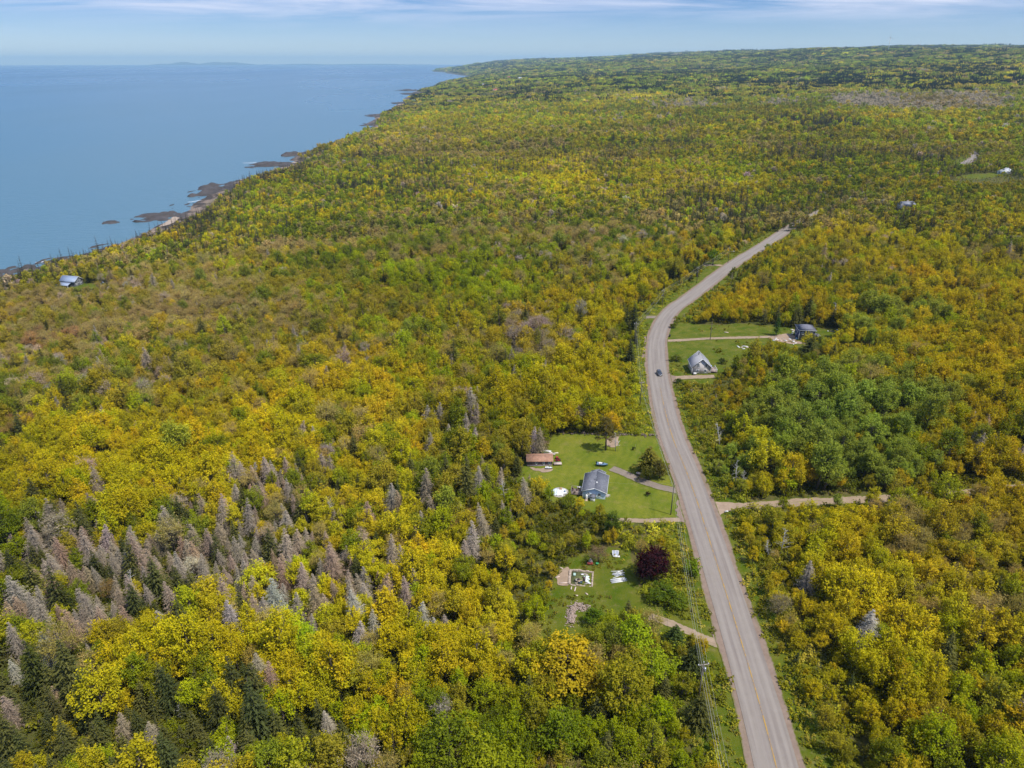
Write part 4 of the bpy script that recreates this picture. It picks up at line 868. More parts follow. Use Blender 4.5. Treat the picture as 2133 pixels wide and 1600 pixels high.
SH_D = stripes('blue_grey_shingles', (.17, .17, .20), (.13, .13, .15), .3, 1, .85, .2, .12)
SID_BL = stripes('pale_blue_siding', (.62, .72, .80), (.46, .55, .62), .16, 2, .6, .14, .06)
SID_GR = stripes('beige_grey_siding', (.50, .46, .43), (.37, .34, .32), .16, 2, .6, .14, .06)
SID_BR = stripes('weathered_boards', (.17, .125, .12), (.08, .055, .05), .22, 0, .9, .15, .25)
SID_NV = stripes('navy_wrap', (.055, .065, .14), (.04, .045, .09), .3, 2, .7, .1, .2)
SID_DK = stripes('dark_shingle_wall', (.10, .10, .11), (.06, .06, .065), .2, 2, .8, .2, .2)
METAL_BL = stripes('blue_metal_roof', (.26, .32, .43), (.20, .25, .36), .4, 0, .45, .12, .08)
DECK = stripes('deck_boards', (.33, .25, .21), (.16, .11, .09), .15, 0, .85, .14, .25)

# light blue house
h = at_px(1213.5, 1037.5, -11, 'blue_house', 'light blue bungalow with dark grey shingle roof on the big lawn', 'house')
gable(h, 6.7, 9.4, 2.65, 3.85, SID_BL, SH_G)
window(h, 'front', 1.75, 1.45, .6, .55, 0); window(h, 'front', 4.85, 1.2, .75, .95, 0)
window(h, 'right', 2.5, 1.1, 1.2, .9, 6.7); window(h, 'right', 6.5, 1.1, .9, .9, 6.7); window(h, 'left', 6.2, 1.1, .9, .9, 0); window(h, 'left', 8, 1.1, .7, .7, 0)
gable(h, 4.1, 2.5, 2.3, 3.1, SID_BL, SH_G, x0=1.6, y0=9.42, oh=.2, nm=('rear_wall', 'rear_roof'))
m = MB(); m.tube([(3.45, 4.6, 3.5), (3.45, 4.6, 4.75)], .09, 8); m.lathe([(.17, 0), (.17, .18), (.02, .3)], 8, (3.45, 4.6, 4.72)); m.build('stove_pipe', MT['metal'], h)
m = MB(); m.tube([(1.9, 3.9, 3.0), (1.9, 3.9, 3.75)], .06, 8); m.lathe([(.11, 0), (.11, .1), (.02, .18)], 8, (1.9, 3.9, 3.72)); m.build('vent_pipe', MT['metal'], h)
m = MB(); m.lathe([(.28, 0), (.28, .12), (.2, .3), (.04, .36)], 12, (3.75, 3.3, 3.72)); m.build('roof_vent', MT['white'], h)
m = MB(); m.box(2.35, 3.75, -1.5, 0, -.3, 1.55); hb = m.build('porch_hatch', MT['white'], h)
m = MB(); n_ = 9
arc = [(3.05 + .8 * math.cos(a), 1.4 + .55 * math.sin(a)) for a in np.linspace(0, math.pi, n_)]
m.prism(arc, -1.6, .0); m.build('hatch_roof', SH_G, hb)
m = MB(); m.box(3.12, 3.14, -1.53, -1.5, -.2, 1.4); m.box(2.6, 2.63, -1.53, -1.5, -.2, 1.4); m.build('hatch_door_joint', MT['metal'], hb)
m = MB(); m.box(3.9, 3.98, -.12, -.03, .5, 3.0); m.box(3.75, 4.1, -.2, -.04, .9, 1.35); m.build('meter_box', MT['metal'], h)
# right steps
m = MB()
for i in range(3): m.box(6.75 + i * .0, 8.1 - i * .3, 1.3, 2.7, -.2 + .0, .15 + .2 * i + .0)
m.build('side_steps', MT['wood'], h)
m = MB()
for a, b in ((6.85, .7), (7.9, .7)): m.bar((a, 1.3, 0), (a, 1.3, 1.45), .08)
m.bar((6.85, 1.3, 1.42), (7.9, 1.3, 1.2), .08); m.build('step_rail', MT['white'], h)
o = at_px(1219, 1041, -11, 'oil_tank', 'white upright tank on a tan slab before the blue house wall', 'tank')
m = MB(); m.lathe([(.3, 0), (.36, .1), (.36, 1.25), (.2, 1.5)], 14, (.3, .3, .1)); m.build('tank_body', MT['white'], o)
m = MB(); m.box(-.15, .8, -.7, .8, -.2, .1); m.build('slab', simple('tan_concrete', (.45, .33, .22), .9, .2), o)
# deck at its left
o = at_px(1188.5, 1032, -11, 'wooden_deck', 'weathered brown deck crowded with dark furniture left of the blue house', 'deck')
m = MB(); m.box(0, 3.7, 0, 3.2, .45, .58); m.build('platform', DECK, o)
m = MB()
for x_, y_ in ((.1, .1), (3.6, .1), (.1, 3.1), (3.6, 3.1), (1.9, .1)): m.box(x_ - .06, x_ + .06, y_ - .06, y_ + .06, -.4, 1.45)
m.build('posts', MT['darkwood'], o)
m = MB(); m.bar((0, .05, 1.42), (3.7, .05, 1.42), .09); m.bar((0, 0, 1.42), (0, 3.2, 1.42), .09); m.bar((0, 3.15, 1.42), (2.4, 3.15, 1.42), .09)
for i in range(14): m.bar((.15 + i * .27, .05, .5), (.15 + i * .27, .05, 1.42), .03)
for i in range(11): m.bar((0, .15 + i * .28, .5), (0, .15 + i * .28, 1.42), .03)
m.build('railing', MT['wood'], o)
m = MB(); m.box(2.4, 4.1, 3.2, 4.1, .1, .25); m.box(2.4, 4.1, 3.2, 3.7, .25, .42); m.build('steps', MT['wood'], o)
def chair(px, py, yaw, label, col=MT['darkwood'], dz=.6, g='chairs on the deck'):
    o = at_px(px, py, yaw, 'deck_chair', label, 'chair', g, dz); m = MB(); m.box(-.28, .28, -.28, .28, .36, .44); m.build('seat', col, o); m = MB(); m.box(-.28, .28, .24, .31, .44, 1.0); m.build('backrest', col, o)
    for a in (-.25, .25):
        for b in (-.25, .25): m = MB(); m.box(a - .03, a + .03, b - .03, b + .03, 0, .36); m.build('leg', col, o)
chair(1193, 1025, 20, 'dark chair at the outer back corner of the brown deck'); chair(1197, 1031, 190, 'dark chair near the front rail of the brown deck'); chair(1203, 1025, -60, 'dark chair on the deck beside the white table')
o = at_px(1207, 1022, -11, 'patio_table', 'small white table on the brown deck next to the house', 'table', dz=.58); m = MB(); m.box(-.8, .8, -.35, .35, .66, .72); m.build('table_top', MT['white'], o)
for a in (-.7, .7):
    for b in (-.28, .28): m = MB(); m.box(a - .03, a + .03, b - .03, b + .03, 0, .66); m.build('leg', MT['white'], o)
# pool remains
o = at_px(1166.5, 1026, 0, 'dismantled_pool', 'round grey pool base heaped with crumpled white sheets on the lawn', 'pool')
m = MB(); m.lathe([(2.75, -.3), (2.75, .06), (2.5, .12), (.02, .13)], 40); m.build('base_ring', simple('pool_sand', (.40, .36, .33), .95, .2), o)
rs = np.random.default_rng(5)
def crumple(name, cx_, cy_, a, b, rz, zb, col, parent, amp=.16, n=9):
    X, Y = np.meshgrid(np.linspace(-a, a, n), np.linspace(-b, b, n)); Z = zb + amp * (vn(X + cx_ * 7, Y + cy_ * 5, .55, 8) + 1) + amp * .5 * vn(X, Y + cx_, .25, 9)
    c_, s_ = math.cos(rz), math.sin(rz); V = np.c_[(cx_ + c_ * X - s_ * Y).ravel(), (cy_ + s_ * X + c_ * Y).ravel(), Z.ravel()]
    V2 = V.copy(); V2[:, 2] -= .03; i = np.arange(n - 1)[:, None] * n; j = np.arange(n - 1)[None, :]; q = np.stack([i + j, i + j + 1, i + n + j + 1, i + n + j], -1).reshape(-1, 4)
    q2 = q[:, ::-1] + n * n; k = n * n; ring = list(range(n)) + [n * r_ + n - 1 for r_ in range(1, n)] + list(range(n * n - 2, n * (n - 1) - 1, -1)) + [n * r_ for r_ in range(n - 2, 0, -1)]
    side = [(ring[(t_ + 1) % len(ring)], ring[t_], ring[t_] + k, ring[(t_ + 1) % len(ring)] + k) for t_ in range(len(ring))]
    qa = np.vstack([q, q2, side]); me = npmesh(name, np.vstack([V, V2]), qa, np.full(len(qa), 4), [col]); return link(bpy.data.objects.new(name, me), parent)
PALE = simple('pale_vinyl', (.60, .68, .74), .5, .06)
crumple('vinyl_sheet', -1.5, 0, .9, 1.7, .2, .14, PALE, o); crumple('vinyl_sheet', .0, -.3, 1.0, 1.9, -.1, .16, MT['white'], o); crumple('vinyl_sheet', 1.2, .2, .7, 1.5, .15, .15, MT['white'], o)
m = MB(); m.box(-.1, .7, 1.0, 1.7, .3, .75); m.build('carton', simple('cardboard', (.42, .28, .17), .9, .1), o); m = MB(); m.box(1.2, 1.7, -.1, .3, .35, .55); m.build('blue_lid', simple('blue_plastic', (.08, .18, .35), .5), o)

# brown shed with orange roof
h = at_px(1098, 972, 1, 'brown_shed', 'long weathered brown shed with orange shingle roof at the tree line', 'shed')
# ridge runs left-right: build with a quarter-turned gable
hx = 8.1; hd = 4.4; he_, hr_ = 2.1, 3.05
m = MB(); V = [(0, y_, z_) for y_, z_ in ((0, -.6), (hd, -.6), (hd, he_), (hd / 2, hr_), (0, he_))] + [(hx, y_, z_) for y_, z_ in ((0, -.6), (hd, -.6), (hd, he_), (hd / 2, hr_), (0, he_))]
m.add(V, [(0, 1, 2, 3, 4)[::-1], (5, 6, 7, 8, 9), (0, 5, 9, 4), (1, 2, 7, 6), (2, 3, 8, 7), (3, 4, 9, 8)]); m.build('wall', SID_BR, h)
s_ = (hr_ - he_) / (hd / 2); m = MB()
for y_ in (-.4, hd + .4):
    vs = [(-.3, y_, he_ - s_ * .4 + .02), (hx + .35, y_, he_ - s_ * .4 + .02), (hx + .35, hd / 2, hr_ + .02), (-.3, hd / 2, hr_ + .02)]; vt = [(a, b, c + .12) for a, b, c in vs]
    m.add(vs + vt, [(0, 1, 2, 3), (7, 6, 5, 4), (0, 4, 5, 1), (1, 5, 6, 2), (2, 6, 7, 3), (3, 7, 4, 0)])
ro = m.build('roof', SH_B, h)
m = MB(); Mx = Matrix.Translation((1.9, .7, 2.46)) @ Matrix.Rotation(math.atan(s_), 4, 'X'); m.box(-.45, .45, -.22, .22, 0, .03, Mx); m.build('patch', simple('dark_patch', (.15, .11, .10), .9), ro)
for u_ in (2.95, 5.35, 7.2): window(h, 'front', u_, .85, .5, .8, 0)
m = MB(); m.box(-.0, hx, -.04, -.003, -.2, .45); m.build('skirting', simple('grey_skirting', (.20, .17, .19), .9, .25), h)
o = at_px(1153.5, 971, 1, 'timber_platform', 'low pinkish timber platform at the right end of the brown shed', 'platform'); m = MB(); m.box(0, 2.6, 0, 1.5, .55, .68); m.build('deck_top', stripes('pink_boards', (.50, .40, .34), (.34, .26, .22), .2, 1, .9, .12, .12), o)
for a in (.1, 2.5):
    for b in (.1, 1.4): m = MB(); m.box(a - .06, a + .06, b - .06, b + .06, -.3, .55); m.build('post', MT['darkwood'], o)
# red garden tractor
RED = simple('red_paint', (.38, .02, .03), .35, .08, spec=.5)
o = at_px(1162, 959, 15, 'garden_tractor', 'red garden tractor parked against the right end of the brown shed', 'tractor')
m = MB(); m.box(-.35, .35, .2, 1.2, .45, .85); m.box(-.3, .3, 1.2, 1.35, .5, .8); m.build('hood', RED, o, bevel=.08); m = MB(); m.box(-.45, .45, -.9, .2, .4, .55); m.box(-.5, -.3, -.8, -.1, .55, .75); m.box(.3, .5, -.8, -.1, .55, .75); m.build('chassis', RED, o, bevel=.05)
m = MB(); m.box(-.22, .22, -.6, -.15, .6, .72); m.box(-.22, .22, -.7, -.58, .6, 1.1); m.build('seat', MT['black'], o, bevel=.04); m = MB(); m.tube([(0, .1, .6), (0, .0, 1.05)], .03, 6); m.lathe([(.2, 0), (.2, .03)], 12, (0, 0, 1.05)); m.build('steering_wheel', MT['black'], o)
m = MB(); m.box(-.9, .9, -.5, .35, .12, .26); m.build('mower_deck', RED, o, bevel=.04)
def wheel(parent, x, y, r_, w_, name='wheel'):
    m = MB(); m.tube([(x - w_ / 2, y, r_), (x + w_ / 2, y, r_)], r_, 16); wo = m.build(name, MT['rubber'], parent, bevel=.02); m = MB(); m.tube([(x - w_ / 2 - .01, y, r_), (x + w_ / 2 + .01, y, r_)], r_ * .55, 12); m.build('rim', MT['metal'], wo)
for sx in (-1, 1): wheel(o, sx * .5, -.55, .42, .25); wheel(o, sx * .42, 1.0, .26, .18)
# boats on the lawn
def runabout(px, py, yaw, s_, label, hullc, deckc, motor=True):
    o = at_px(px, py, yaw, 'small_boat', label, 'boat', 'small boats in the yard', .05, s_); m = MB(); st = []
    for u_ in np.linspace(0, 1, 9):
        wv = .72 * (1 - max(0, (u_ - .45) / .55) ** 2.2) + .02; zt = .78 + .18 * u_ * u_; zk = .12 + .35 * max(0, u_ - .6) ** 1.3 * 2
        st.append([(-wv, u_ * 3.3 - 1.6, zt), (-wv * .85, u_ * 3.3 - 1.6, (zt + zk) / 2), (0, u_ * 3.3 - 1.6, zk), (wv * .85, u_ * 3.3 - 1.6, (zt + zk) / 2), (wv, u_ * 3.3 - 1.6, zt)])
    V = [p for r_ in st for p in r_]; F_ = [(5 * i + j, 5 * i + j + 1, 5 * i + j + 6, 5 * i + j + 5) for i in range(8) for j in range(4)] + [(0, 4, 3, 2, 1)]
    m.add(V, F_); m.build('hull', hullc, o)
    m = MB(); V = []
    for r_ in st: V += [r_[0], (r_[0][0] * .55, r_[0][1], r_[0][2] + .06), (r_[4][0] * .55, r_[4][1], r_[4][2] + .06), r_[4]]
    m.add(V, [(4 * i + j, 4 * i + 4 + j, 4 * i + 5 + j, 4 * i + 1 + j) for i in range(8) for j in range(3)]); m.build('deck', deckc, o)
    m = MB(); m.box(-.3, .3, -1.1, .1, .85, 1.1); m.build('seat', MT['white'], o, bevel=.06); m = MB(); m.add([(-.42, .35, .95), (.42, .35, .95), (.3, .15, 1.35), (-.3, .15, 1.35), (-.42, .39, .95), (.42, .39, .95), (.3, .19, 1.35), (-.3, .19, 1.35)], [(0, 1, 2, 3), (7, 6, 5, 4), (0, 4, 5, 1), (1, 5, 6, 2), (2, 6, 7, 3), (3, 7, 4, 0)]); m.build('windshield', MT['glass'], o)
    m = MB(); m.box(-.7, .7, -.9, -.6, .86, .95); m.build('cross_bench', simple('pinkish_seat', (.55, .35, .36), .7), o)
    if motor: m = MB(); m.box(-.2, .2, -1.95, -1.6, .75, 1.35); m.box(-.08, .08, -1.85, -1.7, .1, .75); m.build('outboard_motor', MT['black'], o, bevel=.05)
TEAL = simple('teal_gelcoat', (.05, .14, .20), .3, .15, spec=.5); BLW = simple('blue_white_gelcoat', (.12, .20, .30), .35, .25, 2, spec=.5)
runabout(1254, 971, -105, 1.05, 'dark teal and white small boat on the lawn behind the blue house', TEAL, BLW)
runabout(1143, 977, -98, .68, 'pale blue small boat lying in front of the brown shed', BLW, MT['white'], False)
# scrap and lumber behind the shed
o = at_px(1138, 955, -6, 'scrap_heap', 'pale heap of stacked lumber and panels behind the brown shed', 'scrap heap')
for i in range(9):
    m = MB(); a = rs.uniform(-.2, .2); Mx = Matrix.Translation((rs.uniform(-1.2, 1.4), 1.2 + rs.uniform(0, 2.6), .15 + .12 * i)) @ Matrix.Rotation(a + (1.57 if i % 3 == 0 else 0), 4, 'Z') @ Matrix.Rotation(rs.uniform(-.15, .15), 4, 'X'); m.box(-rs.uniform(.6, 1.5), rs.uniform(.6, 1.5), -rs.uniform(.2, .7), rs.uniform(.2, .7), 0, .08, Mx)
    m.build('panel', [simple('pale_panel', (.62, .52, .45), .9, .15), MT['wood'], MT['white']][i % 3], o)
o = at_px(1158, 944, 10, 'board', 'cream board lying on the grass behind the brown shed', 'board'); m = MB(); m.box(-.8, .8, -.3, .3, .05, .15); m.build('plank', simple('cream_board', (.62, .55, .38), .8, .1), o)
def sheet(name, pl, z, mk, kind='structure'):
    P = gpoly(pl); c_ = P.mean(0); V = [c_]; n = 40; Q = resample(smooth(np.vstack([P, P[:1]]), 2), .8)[0]; V = [(c_[0], c_[1], h1(*c_) + z)]
    Q = Q + np.c_[vn(Q[:, 0], Q[:, 1], 2.1, 5), vn(Q[:, 0], Q[:, 1], 2.1, 6)] * .55 + np.c_[vn(Q[:, 0], Q[:, 1], .9, 7), vn(Q[:, 0], Q[:, 1], .9, 8)] * .35
    zz = height(Q[:, 0], Q[:, 1]) + z; V += [(a, b, c) for (a, b), c in zip(Q, zz)]; n = len(Q); m = MB(); m.add(V, [(0, 1 + i, 1 + (i + 1) % n) for i in range(n)]); o = m.build(name, MT[mk])
    if o.data.polygons[0].normal.z < 0: o.data.flip_normals()
    tag(o, kind=kind); return o
MT['sand'] = gravel_mat('sand', (.34, .26, .20), (.42, .34, .27), (.22, .17, .13))
sheet('bare_dirt', [(1103, 976), (1125, 975), (1152, 977), (1150, 983), (1132, 985), (1115, 981)], .09, 'dirt_plain')
sheet('bare_dirt', [(1258, 925), (1268, 908), (1288, 905), (1290, 925), (1278, 935)], .09, 'dirt_plain')
sheet('bare_dirt', [(1416, 1012), (1430, 1040), (1442, 1075), (1456, 1105), (1432, 1092), (1412, 1088), (1408, 1050)], .09, 'shoulder_plain')
sheet('bare_dirt', [(1466, 1040), (1500, 1047), (1530, 1050), (1540, 1062), (1505, 1068), (1485, 1082)], .09, 'dirt_plain')
sheet('bare_dirt', [(1345, 700), (1352, 712), (1350, 760), (1343, 752), (1334, 742)], .09, 'shoulder_plain')
sheet('bare_dirt', [(1385, 776), (1396, 780), (1408, 784), (1408, 796), (1398, 806), (1388, 800)], .09, 'shoulder_plain')
sheet('bare_dirt', [(1490, 1290), (1500, 1320), (1518, 1370), (1500, 1345), (1484, 1322)], .09, 'shoulder_plain')
sheet('bare_dirt', [(1600, 706), (1622, 697), (1652, 694), (1660, 712), (1690, 718), (1640, 716)], .09, 'dirt_plain')
sheet('beach', [(330, 474), (344, 465), (356, 456), (368, 449), (376, 452), (368, 462), (350, 471)], .6, 'sand')
sheet('beach', [(583, 351), (600, 345), (610, 337), (622, 339), (618, 350), (600, 354)], .6, 'sand')
sheet('beach', [(782, 266), (800, 258), (808, 262), (800, 268)], .8, 'sand')
sheet('beach', [(823, 221), (832, 216), (842, 218), (834, 223)], .8, 'sand')

# odds and ends on the lawn
o = at_px(1330, 990, -25, 'wooden_crate', 'small shed-roofed wooden box beside the driveway under the big cedar', 'box'); m = MB(); m.box(-.55, .55, -.4, .4, 0, .8); m.build('box', MT['darkwood'], o); m = MB(); m.box(-.7, .7, -.55, .55, .8, .9); m.build('lid', simple('grey_lid', (.50, .44, .42), .8, .1), o)
o = at_px(1349, 1033, 0, 'fire_pit', 'dark purple-black rounded bush on the lower lawn near the driveway', 'shrub'); bpy.data.objects.remove(o)
tree('dark_bush', *gp(1349, 1033), gp3(1349, 1033).z, 'bushy', 0, (.5, .5, .48), (.035, .015, .015), 1.0, 'tiny near-black bush on the lower lawn below the driveway', 'shrub')
tree('dark_bush', *gp(1320, 938), gp3(1320, 938).z, 'bushy', 0, (.4, .4, .45), (.03, .03, .012), 2.0, 'tiny dark bush with a thin stake on the upper lawn', 'shrub')
o = at_px(1322.5, 938, 0, 'garden_stake', 'thin pale stake standing on the upper lawn beside a tiny bush', 'stake'); m = MB(); m.tube([(0, 0, -.2), (.05, 0, 2.2)], [.04, .03], 5); m.build('stick', MT['wood'], o)
o = at_px(1287, 940, 0, 'clothes_frame', 'bent pale metal frame standing on the lawn next to the pine', 'frame'); m = MB(); m.tube([(0, 0, -.2), (0, 0, 3.4)], .05, 6); m.build('mast', MT['metal'], o); m = MB(); m.bar((-1.3, 0, 2.3), (.6, 0, 2.3), .06); m.bar((-.2, 0, 2.9), (.6, .3, 3.9), .06); m.bar((.2, 0, 3.2), (-.4, .2, 3.9), .06); m.build('arms', MT['white'], o)
o = at_px(1251, 1076, 0, 'timber_bench', 'tan timber bench at the lower edge of the big lawn', 'bench'); m = MB(); m.box(-.95, .95, -.3, .3, .38, .5); m.build('seat', simple('tan_timber', (.50, .36, .22), .8, .15), o)
for a in (-.8, .8): m = MB(); m.box(a - .07, a + .07, -.25, .25, 0, .38); m.build('leg', MT['darkwood'], o)
o = at_px(1513, 1067, 15, 'white_box', 'small white box lying by the dirt road junction', 'box'); m = MB(); m.box(-.45, .45, -.2, .2, .05, .35); m.build('carton', MT['white'], o); m = MB(); m.box(-.47, .47, -.22, .22, .35, .39); m.build('lid', MT['trim'], o)
o = at_px(1395, 702, 10, 'waste_bin', 'black waste bin where the pale gravel lane meets the road', 'bin'); m = MB(); m.lathe([(.32, 0), (.4, 1.1)], 10); m.build('body', MT['black'], o); m = MB(); m.lathe([(.44, 1.1), (.40, 1.22), (.1, 1.28)], 10); m.build('lid', MT['black'], o)
# stone wall behind the lawn
P0, P1 = gp(1155, 902), gp(1368, 908); n_ = 30
o = empty('stone_wall', (P0[0], P0[1], h1(*P0))); tag(o, 'low tumbled stone wall along the back edge of the big lawn', 'wall'); m = MB(); rs2 = np.random.default_rng(3)
for i in range(150):
    f = rs2.random(); x_ = (P1[0] - P0[0]) * f; y_ = (P1[1] - P0[1]) * f + rs2.normal() * .45; z_ = h1(P0[0] + x_, P0[1] + y_) - h1(*P0) + rs2.uniform(0, .35); r_ = rs2.uniform(.12, .34)
    m.box(-r_, r_, -r_ * .7, r_ * .7, -r_ * .5, r_ * .5, Matrix.Translation((x_, y_, z_)) @ Matrix.Rotation(rs2.uniform(0, 3), 4, 'Z') @ Matrix.Rotation(rs2.uniform(-.4, .4), 4, 'X'))
m.build('stones', simple('brown_stone', (.15, .115, .09), .95, .4, 2), o)
# lawn pine: bare trunk and flat tiers
def pine():
    r = np.random.default_rng(99); t = TM(); t.b.tube([(0, 0, -.5), (.1, 0, 5), (0, .1, 12.4)], [.3, .22, .05], 7)
    for i in range(34):
        f = i / 34; z = 4.2 + 8.4 * f; a = i * 2.4 + r.uniform(-.3, .3); ln = (3.6 * (1 - f) ** .7 + .5) * r.uniform(.7, 1.1); d = np.array([math.cos(a), math.sin(a), .12]); p = np.array([0, 0, z]); q = p + d * ln
        t.b.tube([p, (p + q) / 2 + (0, 0, .1), q], [.07, .05, .015], 4, cap=False)
        for k in range(5):
            c = p + d * ln * r.uniform(.4, 1.05) + r.normal(size=3) * .3; n = 42; dd = unit(r.normal(size=(n, 3))); pp = c + dd * np.array([.75, .75, .28]) * r.uniform(.3, 1, n)[:, None]
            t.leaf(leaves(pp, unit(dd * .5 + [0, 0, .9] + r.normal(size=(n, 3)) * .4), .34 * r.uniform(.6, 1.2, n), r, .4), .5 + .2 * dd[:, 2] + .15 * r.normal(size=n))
    return t
near['pine'] = [pine()]
tree('lawn_pine', *gp(1261.5, 938), gp3(1261.5, 938).z, 'pine', 0, (1, 1, .98), (.17, .14, .035), .4, 'tall bare-trunked pine standing alone on the big lawn', 'tree')

# ruined foundation
cx0, cy0 = gp(1184, 1181); o = at_px(1188, 1218, -8, 'ruined_foundation', 'roofless square concrete foundation full of debris in the grass clearing', 'foundation')
CO = MT['concrete']
def wallseg(x0, x1, y0, y1, zt, nm='wall'):      # broken top: short blocks of uneven height
    m = MB(); r_ = np.random.default_rng(int(zt * 100 + x0 * 7)); lx = x1 - x0 > y1 - y0; a, b = (x0, x1) if lx else (y0, y1); t_ = a
    while t_ < b:
        u_ = min(b, t_ + r_.uniform(.3, .9)); h_ = zt * r_.uniform(.45, 1.1); q = r_.uniform(-.05, .05)
        if lx: m.box(t_, u_ - .01, y0 + q, y1 + q, -1.4, h_)
        else: m.box(x0 + q, x1 + q, t_, u_ - .01, -1.4, h_)
        t_ = u_
    m.build(nm, CO, o, bevel=.04)
wallseg(0, 5.1, -.3, 0, .35); wallseg(5.1, 5.5, -.3, 5.4, .5); wallseg(-.45, 5.1, 5.1, 5.5, .55); wallseg(-.6, 0, 0, 5.1, .45)
m = MB(); m.box(0, 5.1, 0, 5.1, .02, .06); m.build('floor', simple('pit_floor', (.13, .14, .05), .95, .4, 1.5), o)
rs3 = np.random.default_rng(12); DM = [MT['white'], MT['wood'], MT['darkwood'], simple('mint_debris', (.40, .55, .48), .7, .1), MT['black'], simple('tan_board', (.5, .38, .25), .9, .2)]
for i in range(26):
    m = MB(); l_ = rs3.uniform(.4, 1.6); Mx = Matrix.Translation((rs3.uniform(.6, 4.5), rs3.uniform(.6, 4.5), rs3.uniform(.1, .35))) @ Matrix.Rotation(rs3.uniform(0, 3.1), 4, 'Z') @ Matrix.Rotation(rs3.uniform(-.3, .3), 4, 'Y'); m.box(-l_ / 2, l_ / 2, -rs3.uniform(.06, .3), rs3.uniform(.06, .3), 0, .1, Mx)
    m.build('debris_piece', DM[i % 6], o)
m = MB(); m.box(3.6, 4.3, 1.1, 3.4, .1, .5); m.build('appliance', MT['white'], o, bevel=.05); m = MB(); m.box(.5, 1.1, 3.2, 4.0, .1, .5); m.build('tub', DM[3], o, bevel=.05); m = MB(); m.box(1.9, 2.9, .6, 1.4, .1, .4); m.build('water_tank', simple('dark_teal', (.02, .05, .07), .3), o)
# bare dirt west of the ruin and boards in it
sheet('bare_dirt', [(1183, 1183), (1168, 1187), (1160, 1205), (1157, 1215), (1172, 1222), (1190, 1218), (1186, 1200)], .12, 'dirt_plain')
BPIN = simple('pinkish_board', (.58, .46, .38), .85, .15)
for k_, (a, b, l_, yw, lb) in enumerate([(1169, 1184, 1.0, -30, 'short pale board on the bare dirt, uppermost one left of the ruin'), (1161, 1203, 1.2, 20, 'pale board at the far left edge of the bare dirt'), (1174, 1215, 2.0, 5, 'long pale board across the bare dirt left of the ruin'),
                 (1190, 1226, 1.0, 80, 'pale board just below the lower left corner of the ruin'), (1198, 1228, 1.6, 75, 'pale board below the middle of the ruin'), (1222, 1238, .8, -50, 'smallest pale board in the grass below the ruin'), (1200, 1241, .9, -20, 'pale slab in the grass between ruin and rubble pile')]):
    o = at_px(a, b, yw, 'board', lb, 'board', 'boards scattered round the ruin', .1); m = MB(); m.box(-l_ / 2, l_ / 2, -.14, .14, 0, .1); m.build('plank', BPIN, o)
# rubble pile
x, y = gp(1206, 1272); o = empty('rubble_pile', (x, y, h1(x, y))); tag(o, 'hook-shaped pile of pale broken rubble on the grass', 'rubble pile')
m = MB(); rs4 = np.random.default_rng(8); path = [gp(*p) for p in ((1190, 1300), (1190, 1280), (1192, 1266), (1202, 1262), (1215, 1266), (1226, 1266))]
PP = resample(np.array(path), .3)[0]
for i in range(520):
    p = PP[rs4.integers(0, len(PP))] + rs4.normal(size=2) * np.array([.5, .65]); r_ = rs4.uniform(.05, .24); hz = max(0, .55 - np.hypot(*(p - PP[np.argmin(((PP - p) ** 2).sum(1))])) * .4)
    m.box(-r_, r_, -r_ * .7, r_ * .7, -r_ * .4, r_ * .4, Matrix.Translation((p[0] - x, p[1] - y, h1(*p) - h1(x, y) + hz * rs4.uniform(.4, 1))) @ Matrix.Rotation(rs4.uniform(0, 3), 4, 'Z') @ Matrix.Rotation(rs4.uniform(-.7, .7), 4, 'X'))
m.build('broken_stone', simple('pale_rubble', (.34, .26, .21), .95, .35, 3), o)
# boards in two stacks beside the maple
for k_ in range(7):
    o = at_px(1282 + (k_ % 3), 1196 - k_ * .5 + 2, [28, 4, 2, 3, 5, 30, 3][k_], 'white_board', 'white board of the upper splayed stack beside the purple maple, %s' % ['steeply angled one', 'bottom one', 'second from bottom', 'middle one', 'second from top', 'other angled one', 'topmost one'][k_], 'board', 'white boards in the upper stack', .06 + .05 * k_)
    l_ = 3.2 if k_ in (0, 5) else 3.0; m = MB(); m.box(-1.6 + (k_ % 2) * .3, -1.6 + l_, -.1, .1, 0, .045); m.build('plank', MT['white'], o); o.location.x += .2 * math.sin(k_ * 2) + .6; o.location.y += .16 * (k_ - 3)
for k_ in range(8):
    o = at_px(1289, 1209, 12 + (k_ % 3), 'white_board', 'white board in the lower bundled stack beside the purple maple', 'board', 'white boards in the lower stack', .06 + .04 * (k_ % 4))
    m = MB(); m.box(-2.0, 1.9, -.09, .09, 0, .045); m.build('plank', MT['white'], o); o.location.x += .25 * math.sin(k_ * 1.7); o.location.y += .17 * (k_ - 4)
o = at_px(1282, 1158, -5, 'window_sash', 'white discarded window frame leaning in the grass by the maple', 'window'); m = MB()
for a, b in (((-.8, 0, .2), (.8, 0, .2)), ((-.8, .9, 1.0), (.8, .9, 1.0)), ((-.8, 0, .2), (-.8, .9, 1.0)), ((.8, 0, .2), (.8, .9, 1.0)), ((0, 0, .2), (0, .9, 1.0))): m.bar(a, b, .12)
m.build('frame', MT['white'], o); m = MB(); m.add([(-.75, .03, .21), (.75, .03, .21), (.75, .87, .97), (-.75, .87, .97), (-.75, .05, .19), (.75, .05, .19), (.75, .89, .95), (-.75, .89, .95)], [(0, 1, 2, 3), (7, 6, 5, 4)]); m.build('pane', simple('cloudy_glass', (.35, .38, .45), .3), o)
m = MB(); m.box(-.7, 1.1, -.7, -.2, .05, .35); m.build('sill_board', MT['white'], o)
